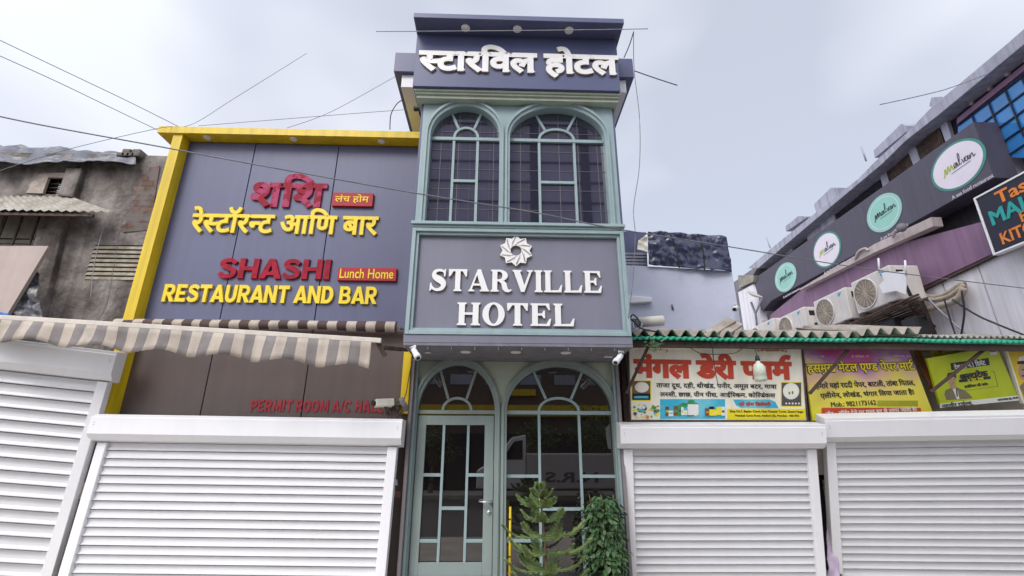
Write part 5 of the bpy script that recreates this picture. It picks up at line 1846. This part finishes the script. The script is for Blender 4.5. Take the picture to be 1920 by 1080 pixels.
# purple band, ledge, white cladding
sx('purple_band', [(1900, 400), (1925, 448), (1867, 473), (1730, 537), (1560, 610), (1430, 660), (1445, 590), (1503, 543), (1640, 470)], XF+0.06, 0.3, M['purple'])
sx('ledge', [(1500, 541), (1640, 457), (1746, 407), (1750, 424), (1640, 473), (1500, 544)], XF-0.10, 0.2, M['ledge'])
# cladding panels with joints
base = Vector(pX([(1867, 474)], XF+0.10)[0])
ys = [3.5, aX(1832, 500, XF+0.1).y, aX(1768, 540, XF+0.1).y, aX(1720, 560, XF+0.1).y, 10.5, 12.5, 16]
zt2 = aX(1800, 505, XF+0.1).z
for i in range(len(ys)-1):
    b = MB()
    b.box(XF+0.12, XF+0.3, ys[i]+0.014, ys[i+1]-0.014, 0.12, zt2+0.05)
    b.build('cladding_panel', M['panelwhite'], big, 0.003)
sx('cladding_trim', [(1925, 447), (1925, 451), (1720, 549), (1718, 545)], XF+0.04, 0.1, M['wood'])
# white end bit and scraps at the far end
sx('white_flank', [(1384, 548), (1412, 533), (1420, 560), (1428, 600), (1428, 640), (1398, 640)], XF-0.05, 0.2, M['panelwhite'])
sx('canopy_sheet', [(1383, 516), (1414, 517), (1412, 528), (1386, 540)], XF-0.1, 0.3, M['sheet'])
# dark restaurant board at the right edge
XT = 8.15
qT = [(1829, 374), (1990, 298), (2050, 395), (1868, 474)]
cs = [aX(*p, XT) for p in qT]
tb = thing('restaurant_board', 'navy board with orange and teal capitals in a white frame at the right edge', 'sign', (XT, cs[0].y, cs[2].z))
zb0, zt0 = cs[3].z, cs[0].z
y0_, y1_ = (cs[0].y+cs[3].y)/2, cs[1].y-0.35
fT = FX(XT)
b = MB().piece(rect(-y0_, -y1_, zb0, zt0), fT, -0.08, 0)
b.build('panel', M['navy'], tb)
b = MB()
for pc_ in (rect(-y0_-0.03, -y0_, zb0-0.03, zt0+0.03), rect(-y0_, -y1_, zb0-0.03, zb0), rect(-y0_, -y1_, zt0, zt0+0.03)):
    b.piece(pc_, fT, -0.08, 0.02)
b.build('frame', M['white'], tb, 0.003)
def tline(text, x0px, y0px, y1px, wid, m, bold=0.02):
    a_ = aX(x0px, y0px, XT)
    c_ = aX(x0px, y1px, XT)
    pcs = fit(compose(text, bold), -a_.y, -a_.y+wid, c_.z, a_.z)
    bb = MB()
    for i, pc_ in enumerate(pcs): bb.piece(pc_, fT, 0.001, 0.01+0.0003*(i % 7))
    bb.build('lettering', m, tb, fix=False)
tline('Taste of', 1864, 362, 388, 1.15, M['orange'])
tline('MALVAN', 1853, 398, 428, 1.30, M['tealink'], 0.03)
tline('F', 1910, 398, 420, 0.10, M['orange'])
tline('KITCHEN', 1874, 438, 462, 0.95, M['orange'])
# ---- air conditioners
AX = XF-0.75
def ac_unit(label, px_bl, px_w_far, hpx, prev=None):
    """px_bl: bottom near corner pixel of the front face, px_w_far: bottom far corner, hpx: top near corner"""
    X = AX
    a_, c_, h_ = aX(*px_bl, X), aX(*px_w_far, X), aX(*hpx, X)
    wd = abs(c_.y-a_.y)
    ht = h_.z-a_.z
    t = thing('air_conditioner', label, 'air conditioner', (X, a_.y, a_.z), 'air conditioner outdoor units on the right building', local=True)
    b = MB()
    b.box(0, 0.60, 0, wd, 0, ht)
    b.build('casing', M['acwhite'], t, 0.03, 3)
    fr_ = Fr((0, 0, 0), (0, -1, 0), (0, 0, 1), (-1, 0, 0))
    r_ = min(ht*0.42, wd*0.36)
    cu, cv = -wd+r_*1.16, ht*0.5
    b = MB()
    b.piece(ell(cu, cv, r_, r_), fr_, 0.0, 0.006, 0)
    for k in range(1, 9): b.piece(ring(cu, cv, r_*k/8, r_*k/8, 0.010, 32), fr_, 0.006, 0.014, 1)
    for k in range(8):
        a = math.pi*k/8
        b.piece(stroke([(cu-r_*math.cos(a), cv-r_*math.sin(a)), (cu+r_*math.cos(a), cv+r_*math.sin(a))], 0.014), fr_, 0.006, 0.0165+0.0004*k, 1)
    b.piece(ring(cu, cv, r_*1.05, r_*1.05, r_*0.07), fr_, 0.0, 0.022, 2)
    b.build('fan_grille', [M['acgrille'], M['pipe'], M['acwhite']], t, fix=False)
    b = MB()
    b.piece(poly([(-wd*0.22, ht*0.80), (-wd*0.19, ht*0.80), (-wd*0.12, ht*0.90), (-wd*0.22, ht*0.90)]), fr_, 0.001, 0.006)
    b.build('badge', M['acblue'], t)
    fs_ = Fr((0, 0, 0), (1, 0, 0), (0, 0, 1), (0, -1, 0))
    b = MB()
    b.piece(rect(0.12, 0.26, ht*0.68, ht*0.86), fs_, 0.001, 0.006)
    b.piece(poly([(0.20, ht*0.40), (0.27, ht*0.42), (0.32, ht*0.12), (0.24, ht*0.10)]), fs_, 0.001, 0.006)
    b.build('side_recess', M['black'], t)
    b = MB()
    for yy in (0.15, wd-0.15): b.box(-0.05, 0.6, yy-0.03, yy+0.03, -0.07, -0.002)
    b.build('foot', M['rust'], t)
    return t
ac_unit('largest air conditioner unit, second from the near end above the rusty rack', (1683, 562), (1612, 606), (1672, 493))
ac_unit('air conditioner unit with dusty fan left of the largest one', (1597, 597), (1537, 628), (1585, 537))
ac_unit('small air conditioner unit just above the corrugated roof, third from the near end', (1516, 626), (1464, 642), (1507, 574))
ac_unit('farthest air conditioner unit, nearly hidden by the corrugated roof', (1457, 642), (1410, 656), (1450, 595))
o = thing('torn_panel', 'loose bent white cover panel hanging over the largest air conditioner', 'panel', (AX-0.15, 8, 4.5))
b = MB()
b.piece(poly(pX([(1652, 512), (1700, 508), (1698, 552), (1680, 545), (1655, 550), (1648, 535), (1658, 525)], AX-0.12)), FX(AX-0.12), -0.015, 0)
b.build('sheet', M['white'], o)
b = MB()
for x0p, y0p in ((1647, 484), (1697, 488)): b.tube([aX(x0p, y0p, AX-0.13), aX(x0p+2, y0p+28, AX-0.13)], 0.018, 6)
b.build('strip', M['white'], o)
rk = thing('rusty_rack', 'rusty slatted iron rack carrying the air conditioners on diagonal struts', 'rack', (AX, 9, 4.4))
b = MB()
for k in range(9):
    b.bar(aX(1560+k*1.5, 622+k*3, AX-0.05+0.09*k), aX(1722+k*2, 552+k*5, AX-0.05+0.09*k), 0.04, 0.03, Vector((0, 0, 1)))
b.build('slat', M['rust'], rk)
b = MB()
b.bar(aX(1726, 562, AX), aX(1758, 640, XF+0.05), 0.06, 0.06, Vector((1, 0, 0)))
b.bar(aX(1700, 572, AX), aX(1752, 612, XF+0.05), 0.05, 0.05, Vector((1, 0, 0)))
b.bar(aX(1690, 575, AX-.05), aX(1738, 560, AX+.6), 0.06, 0.06, Vector((0, 0, 1)))
b.build('strut', M['rust'], rk)
for k in range(6):
    MB().box(AX+0.1+0.05*k, AX+0.35+0.05*k, 8.4+k*0.55, 8.75+k*0.55, 3.6+0.12*(k % 3), 3.95+0.12*(k % 2)).build('junction_box', M['black'], rk, 0.03)
for k, (p_, rr, m_, lab) in enumerate((
    ([(1716, 540), (1740, 556), (1770, 552), (1805, 530)], 0.045, 'pipe', 'upper lagged pipe curving from the largest air conditioner into the white cladding'),
    ([(1714, 548), (1745, 562), (1778, 556), (1808, 535)], 0.045, 'pipe', 'lower lagged pipe curving from the largest air conditioner into the white cladding'),
    ([(1690, 600), (1740, 580), (1790, 565), (1808, 540)], 0.06, 'pipe', 'thick lagged pipe rising diagonally from the rack to the cladding hole'),
    ([(1640, 640), (1680, 603), (1740, 578)], 0.05, 'pipe', 'dusty tan pipe running below the rusty rack'),
    ([(1722, 540), (1760, 580), (1810, 625), (1850, 660)], 0.016, 'cable_grey', 'thin pale cable dropping diagonally across the white cladding'),
    ([(1786, 562), (1830, 590), (1870, 608), (1930, 632)], 0.016, 'cable', 'black cable sagging across the white cladding to the right edge'),
    ([(1803, 545), (1808, 580), (1806, 605), (1800, 640)], 0.016, 'cable', 'black cable hanging straight down the white cladding'),
    ([(1770, 560), (1782, 600), (1796, 640)], 0.014, 'cable', 'thin cable hanging below the bundle of lagged pipes'))):
    Xp = XF-0.02-0.03*k
    o = MB().tube(spline([aX(x, y, Xp) for x, y in p_], 6), rr, 8).build('pipe' if m_ == 'pipe' else 'cable', M[m_])
    tag(o, lab, 'pipe' if m_ == 'pipe' else 'cable')
MB().lathe([(0.10, 0.0), (0.09, 0.012)], aX(1803, 537, XF+0.11), (-1, 0, 0.2), 14).build('pipe_hole', M['dark'], big)
# satellite dish at the far end
dsh = thing('satellite_dish', 'grey satellite dish on bent struts at the far end of the charcoal fascia', 'dish', aX(1415, 570, XF-0.3))
c_ = aX(1412, 556, XF-0.35)
MB().lathe([(0.0, 0.0), (0.12, 0.02), (0.25, 0.08), (0.26, 0.09), (0.25, 0.10), (0.12, 0.04), (0.0, 0.02)], c_, (0.3, -0.55, 0.75), 24).build('reflector', M['acwhite'], dsh)
b = MB()
b.tube([aX(1408, 566, XF-0.3), aX(1417, 590, XF-0.2), aX(1420, 615, XF-0.1)], 0.035, 8)
b.tube([aX(1428, 560, XF-0.2), aX(1416, 590, XF-0.2)], 0.03, 8)
b.build('mast', M['cable_grey'], dsh)
sc = thing('floodlight', 'small floodlight clamped on the pale ledge under the mint disc', 'lamp', aX(1680, 430, XF-0.2))
MB().tube([aX(1674, 445, XF-.15), aX(1680, 432, XF-.25), aX(1690, 428, XF-.3)], 0.03, 8).build('arm', M['ledge'], sc)
MB().lathe([(0.04, 0), (0.09, 0.1), (0.09, 0.13)], aX(1690, 428, XF-.3), (-0.5, -0.6, -.2), 14).build('head', M['conc_g'], sc)
# loops of cable lying on the ledge
wire('ledge_cable', 'curl of pale cable lying on the ledge below the white disc', [aX(1603, 486, XF-.12), aX(1610, 472, XF-.14), aX(1622, 466, XF-.14), aX(1628, 470, XF-.12)], 0.03, M['ledge'])

# ================================================================== CABLES in the air
wire('overhead_cable', 'long black overhead cable sagging across the whole street before the hotel', [aY(-60, 205, 3.9), aY(70, 233, 4.0), aY(300, 275, 4.1), aY(520, 316, 4.2), aY(790, 364, 4.3), aY(1000, 398, 4.4), aY(1150, 428, 4.5), aY(1370, 463, 5.0), aY(1640, 506, 5.6), aY(1960, 545, 6.2)], 0.0065, M['cable_mid'])
wire('overhead_cable', 'black cable rising from the yellow canopy corner toward the upper left, upper of two', [aY(336, 238, 6.1), aY(240, 190, 5.6), aY(110, 128, 5.0), aY(-20, 66, 4.6)], 0.0045, M['cable_mid'])
wire('overhead_cable', 'black cable rising from the yellow canopy corner toward the upper left, lower of two', [aY(300, 246, 6.1), aY(200, 198, 5.6), aY(100, 150, 5.0), aY(-20, 96, 4.6)], 0.0045, M['cable_mid'])
wire('overhead_cable', 'thin cable from the old roof up past the yellow canopy corner to the sky', [aY(-30, 330, 5.4), aY(120, 282, 5.6), aY(300, 240, 5.9), aY(360, 233, 6.3), aY(440, 184, 6.6), aY(575, 100, 7.0)], 0.0038, M['cable_mid'])
wire('overhead_cable', 'nearly level thin cable from the yellow canopy to the tower roof beam', [aY(372, 236, 6.2), aY(560, 221, 6.2), aY(700, 210, 6.2), aY(785, 204, 6.2)], 0.0038, M['cable_mid'])
wire('overhead_cable', 'short diagonal cable rising behind the yellow canopy toward the roof slab', [aY(538, 240, 6.6), aY(620, 210, 6.6), aY(742, 143, 6.4)], 0.0038, M['cable_mid'])
wire('overhead_cable', 'thin level cable crossing just under the tower top canopy lamps', [aY(705, 59, 4.7), aY(900, 58, 4.65), aY(1090, 56, 4.65), aY(1215, 54, 4.7)], 0.005, M['cable_grey'])
wire('drop_cable', 'wavy black cable hanging down the right side of the hotel tower', [aY(1188, 58, 5.0), aY(1189, 130, 5.2), aY(1199, 220, 5.2), aY(1199, 310, 5.2), aY(1188, 390, 5.2), aY(1191, 440, 5.2), aY(1187, 520, 5.2), aY(1178, 596, 5.3)], 0.0045, M['cable_mid'])
wire('drop_cable', 'short loop of cable from the top canopy corner to the right roof slab', [aY(1188, 60, 5.0), aY(1180, 85, 5.2), aY(1170, 108, 5.4)], 0.007)
wire('overhead_cable', 'thin cable leaving the right roof slab toward the right', [aY(1190, 133, 5.5), aY(1230, 147, 5.4), aY(1270, 160, 5.3)], 0.007)
wire('overhead_cable', 'thin cable rising to the concrete eaves at the far right', [aY(1650, 196, 6.0), aY(1740, 176, 6.2), aY(1800, 158, 6.4), aY(1960, 96, 6.8)], 0.008, M['cable_grey'])
wire('roof_cable', 'black cable arching from the yellow canopy top up to the roof beam', [aY(731, 243, 6.1), aY(733, 215, 6.0), aY(744, 195, 5.9), aY(757, 186, 5.9)], 0.007)
b = thing('roof_spotlight', 'small dark spotlight on a bracket under the left roof beam', 'lamp', aY(783, 204, 5.7))
MB().tube([aY(776, 204, 5.5), aY(794, 203, 5.5)], 0.035, 12).build('head', M['black'], b)
MB().tube([aY(786, 204, 5.5), aY(787, 214, 5.55), aY(793, 222, 5.6)], 0.012, 8).build('bracket', M['rust'], b)
wire('facade_wire', 'thin wire hanging down the old plaster wall across the ventilator', [aY(232, 398, 7.1), aY(222, 450, 7.1), aY(210, 520, 7.1), aY(200, 570, 7.1), aY(184, 600, 7.1)], 0.0045, M['cable_mid'])
wire('facade_wire', 'paler thin wire left of the other on the old plaster wall', [aY(205, 398, 7.1), aY(190, 440, 7.1), aY(176, 500, 7.1), aY(170, 560, 7.1)], 0.006, M['cable_grey'])

# ================================================================== PLANTS
random.seed(5)
def leafmesh(b, p, d, n, L, w, mi=0, fold=0.25):
    d = d.normalized()
    s_ = d.cross(n).normalized()
    n = s_.cross(d)
    vs = [p, p+d*L*0.30+s_*w*0.42+n*fold*w*0.3, p+d*L*0.62+s_*w*0.34+n*fold*w*0.2, p+d*L-n*0.12*L, p+d*L*0.62-s_*w*0.34+n*fold*w*0.2, p+d*L*0.30-s_*w*0.42+n*fold*w*0.3, p+d*L*0.45]
    b.add(vs, [(0, 1, 6), (1, 2, 6), (2, 3, 6), (3, 4, 6), (4, 5, 6), (5, 0, 6)], mi, True)
def pot(parent, c, r, h):
    b = MB()
    b.lathe([(r*0.72, 0.0), (r, h*0.86), (r*1.08, h*0.87), (r*1.08, h), (r*0.95, h), (r*0.93, h*0.9), (0.001, h*0.9)], c)
    b.build('pot', M['pot'], parent)
    MB().lathe([(r*0.92, h*0.9), (r*0.92, h*0.92)], c).build('soil', M['soil'], parent)
# araucaria
base = aY(1024, 1080, 5.35)
YA = 5.35
tp = aY(1012, 908, YA)
ara = thing('potted_pine', 'young potted pine with tiers of feathery upcurved branches before the hotel window', 'plant', (base.x, YA, 0.12))
pot(ara, Vector((base.x, YA, 0.121)), 0.17, 0.16)
tr = [Vector((base.x, YA, 0.26)), Vector((base.x-0.005, YA, 0.6)), Vector((tp.x+0.01, YA, tp.z-0.15)), tp]
b = MB()
b.tube(spline(tr, 5), 0.016, 8, taper=0.004)
b.build('trunk', M['bark'], ara)
b = MB()
tiers = [(1098, 78, 6), (1068, 82, 6), (1038, 84, 5), (1006, 76, 5), (976, 62, 5), (950, 42, 5), (932, 22, 4), (918, 10, 4)]
kk = 159.0
for ti, (yp, rp_, nb) in enumerate(tiers):
    z = Z_(1018, yp, YA)
    o0 = Vector((base.x+(tp.x-base.x)*max(0, (1080-yp)/172), YA, z))
    L0 = rp_*0.84/kk
    for k in range(nb):
        a = 2*math.pi*k/nb+ti*0.8+random.uniform(-.4, .4)
        L = L0*random.uniform(0.62, 1.18)
        ho = Vector((math.cos(a), math.sin(a), 0))
        pts = [o0, o0+ho*L*0.35+Vector((0, 0, -0.02*L)), o0+ho*L*0.7+Vector((0, 0, 0.02)), o0+ho*L+Vector((0, 0, 0.16*L+0.05))]
        sp = spline(pts, 7)
        b.tube(sp, 0.006, 5, 1, taper=0.003)
        m_ = len(sp)
        for i in range(1, m_):
            t = i/(m_-1)
            d = (sp[i]-sp[i-1]).normalized()
            sd_ = d.cross(Vector((0, 0, 1))).normalized()
            for sgn in (-1, 1):
                for rep in range(1 if i % 2 else 2):
                    l2 = 0.085*math.sin(math.pi*(0.15+0.75*t))*random.uniform(.8, 1.15)*min(1, L0/0.3+0.35)
                    p0 = sp[i-1].lerp(sp[i], random.random())
                    dd = (sd_*sgn+d*0.7+Vector((0, 0, random.uniform(-.1, .35)))).normalized()
                    # twig with short needles
                    nn = 7
                    for q in range(nn):
                        pp_ = p0+dd*l2*q/nn
                        for s2 in (-1, 1):
                            nd = (dd*0.8+d*0.3*s2+Vector((0, 0, 0.35))+sd_*0.0+dd.cross(Vector((0, 0, 1)))*0.7*s2)
                            nd.normalize()
                            wv = nd.cross(Vector((0.2, -1, 0.3))).normalized()*0.0028
                            b.add([pp_-wv, pp_+wv, pp_+nd*0.024], [(0, 1, 2)])
b.build('foliage', [M['leaf2'], M['bark']], ara, fix=False)
# leafy climber / ficus
cz = aY(1131, 1000, 6.0)
YS = 6.0
fic = thing('potted_shrub', 'dense dark leafy potted shrub squeezed between the hotel window and a shutter', 'plant', (cz.x, YS, 0.12))
pot(fic, Vector((cz.x, YS, 0.061)), 0.15, 0.14)
b = MB()
for k in range(6):
    a = k*1.05
    b.tube(spline([Vector((cz.x, YS, 0.3)), Vector((cz.x+.08*math.cos(a), YS+.08*math.sin(a), 0.6)), Vector((cz.x+.16*math.cos(a+.4), YS+.12*math.sin(a+.4), 1.05))]), 0.012, 6, taper=0.004)
b.build('stem', M['bark'], fic)
b = MB()
zt_s = Z_(1130, 930, YS)
for i in range(1050):
    t = random.random()
    z = 0.14+t*(zt_s-0.14)
    hw = 0.27*(1-0.15*abs(t-0.35)) if t < 0.75 else 0.27*math.sqrt(max(0.03, 1-((t-0.75)/0.27)**2))
    a = random.uniform(0, 2*math.pi)
    rr = math.sqrt(random.uniform(0.25, 1))
    cl = 0.85+0.3*noise.noise(Vector((math.cos(a)*2, math.sin(a)*2, z*6)))
    p = Vector((cz.x+hw*rr*cl*math.cos(a)+0.01, YS+0.22*rr*cl*math.sin(a), z))
    o_d = Vector((math.cos(a), math.sin(a), 0))
    d = o_d*random.uniform(0.2, 0.9)+Vector((random.gauss(0, .35), random.gauss(0, .25), random.uniform(-1.0, 0.15)))
    n = o_d+Vector((0, 0, 0.8))+Vector((random.gauss(0, .3), random.gauss(0, .3), 0))
    L = random.uniform(0.055, 0.10)
    leafmesh(b, p, d, n, L, L*0.62)
b.build('foliage', M['leaf'], fic, fix=False)
# yellow marker pole by the window
yp = thing('yellow_pole', 'slim bright yellow pole standing in front of the hotel window left of the pine', 'pole', (aY(956, 1000, 6.0).x, 6.0, 0.12))
b = MB()
x = aY(956, 1000, 6.0).x
b.tube([(x, 6.0, 0.121), (x+0.003, 6.0, Z_(956, 950, 6.0))], 0.014, 10)
b.build('shaft', M['yellow'], yp)
b = MB()
for yy in (1006, 1042, 972): b.tube([(x, 6.0, Z_(956, yy, 6.0)), (x, 6.0, Z_(956, yy+3, 6.0))], 0.0155, 10)
b.build('band', M['black'], yp)

# ================================================================== ACROSS THE STREET (seen in the glass)
def mir(x, y, Yp, Yreal):      # where a thing at Yreal must stand to be seen at this spot in a pane at Yp
    q = aY(x, y, 2*Yp-Yreal)
    return q.x, q.z
opp = thing('shop_house', 'two storey brown shop house with yellow fascia across the street, mirrored in the door glass', 'building', (0.5, -9, 0))
MB().box(-6, 8, -16, -9, 0.1, 6.2).build('wall', M['facade_dim'], opp)
z_a, z_b = mir(860, 792, YGG, -9)[1], mir(860, 770, YGG, -9)[1]
MB().box(-4.5, 7.0, -8.99, -8.6, z_a+0.25, z_b+0.22).build('fascia', M['yellow'], opp, 0.01)
z_c = mir(860, 742, YGG, -9)[1]
MB().box(-0.2, 1.7, -8.99, -8.8, z_c, z_c+0.28).build('fascia', M['yellow'], opp, 0.01)
b = MB()
for k in range(8):
    x = -5.2+k*1.55
    b.box(x, x+0.95, -8.99, -8.96, z_c+0.5, z_c+1.9)
b.build('window', M['facade_win'], opp)
b = MB()
b.box(-4.5, 7, -8.99, -8.95, 0.15, 2.3)
b.build('shop_opening', M['dark'], opp)  # dark slab on the wall stands in for the shaded opening
tow = thing('office_tower', 'tall slate office tower with dark columns across the street, mirrored in the upper arches', 'building', (0, -25, 0))
MB().box(-9, 12, -40, -25, 0.1, 36).build('wall', M['facade_blue'], tow)
b = MB()
for x, w_ in ((2.6, 0.7), (7.0, 0.7), (10.6, 0.7)):
    b.box(x, x+w_, -24.99, -24.7, 0.1, 36)
b.build('column', M['black'], tow)
b = MB()
for k in range(18): b.box(-9, 12, -24.99, -24.86, 1.9+k*1.95, 2.05+k*1.95)
b.build('spandrel', M['black'], tow)
for k in range(14):
    MB().box(-8.6+k*0.85, -8.56+k*0.85, -24.995, -24.93, 0.1, 36).build('joint', M['white'], tow)
# parked van
van = thing('parked_van', 'pale goods van with lettered side parked in the road opposite the hotel', 'van', (2.3, -3.2, 0))
vx0, vx1 = mir(988, 900, YGG, -2.6)[0], mir(1172, 900, YGG, -2.6)[0]+1.2
vz = mir(1060, 850, YGG, -2.6)[1]
MB().box(vx0, vx1, -4.6, -2.6, 0.5, vz).build('cargo_body', M['van'], van, 0.05)
cx0 = vx0-1.5
b = MB()
V_ = [(cx0, 0.5), (cx0, 1.0), (cx0+0.55, 1.30), (cx0+1.05, 1.95), (vx0-0.02, 2.05), (vx0-0.02, 0.5)]
b.piece(poly(V_), Fr((0, -2.65, 0), (1, 0, 0), (0, 0, 1), (0, 1, 0)), -1.9, 0)
cab = b.build('cab', M['white'], van, 0.04)
b = MB()
b.piece(poly([(cx0+0.75, 1.32), (cx0+1.12, 1.84), (vx0-0.12, 1.88), (vx0-0.12, 1.32)]), Fr((0, -2.65, 0), (1, 0, 0), (0, 0, 1), (0, 1, 0)), 0.0, 0.012)
b.build('window', M['glass_low'], cab)
for x in (cx0+0.55, vx1-0.8):
    for y in (-2.72, -4.4):
        MB().lathe([(0.2, -0.1), (0.36, -0.1), (0.36, 0.1), (0.2, 0.1)], (x, y, 0.36), (0, 1, 0)).build('wheel', M['tyre'], van)
frv = Fr((0, -2.6, 0), (-1, 0, 0), (0, 0, 1), (0, 1, 0))
a_ = mir(1022, 885, YGG, -2.6)
c_ = mir(1122, 905, YGG, -2.6)
t = fit(compose('N.R.S', 0.03), -c_[0], -a_[0], c_[1], a_[1]+0.0)
letters('lettering', t, frv, M['greyprint'], van, 0.001, 0.008)
# street trees opposite
def tree(x, y, h, r, seed, label):
    random.seed(seed)
    t = thing('street_tree', label, 'tree', (x, y, 0.1), 'street trees across the road')
    b = MB()
    b.tube(spline([Vector((x, y, 0.1)), Vector((x+.05, y, h*0.3)), Vector((x-.05, y+.05, h*0.7))]), 0.10, 8, taper=0.04)
    for k in range(5):
        a = k*1.3
        b.tube([Vector((x, y, h*0.4)), Vector((x+r*.6*math.cos(a), y+r*.6*math.sin(a), h*0.72))], 0.035, 6, taper=0.01)
    b.build('trunk', M['bark'], t)
    b = MB()
    cs_ = [Vector((x+random.gauss(0, r*.45), y+random.gauss(0, r*.4), h*0.72+random.gauss(0, r*.4))) for _ in range(14)]
    for i in range(1300):
        c_ = random.choice(cs_)
        p = c_+Vector((random.gauss(0, .22), random.gauss(0, .22), random.gauss(0, .18)))*r*1.0
        d = Vector((random.gauss(0, 1), random.gauss(0, 1), random.gauss(-.2, .7)))
        leafmesh(b, p, d, Vector((random.gauss(0, .5), random.gauss(0, .5), 1)), 0.14, 0.07)
    b.build('crown', M['leaf3'], t, fix=False)
tree(1.3, -6.0, 2.9, 0.9, 3, 'small leafy street tree standing behind the parked van')
tree(3.6, -6.1, 3.2, 1.0, 4, 'fuller street tree standing behind the van cargo body')
tree(-2.4, -6.3, 2.4, 0.7, 8, 'low street tree opposite the hotel door')
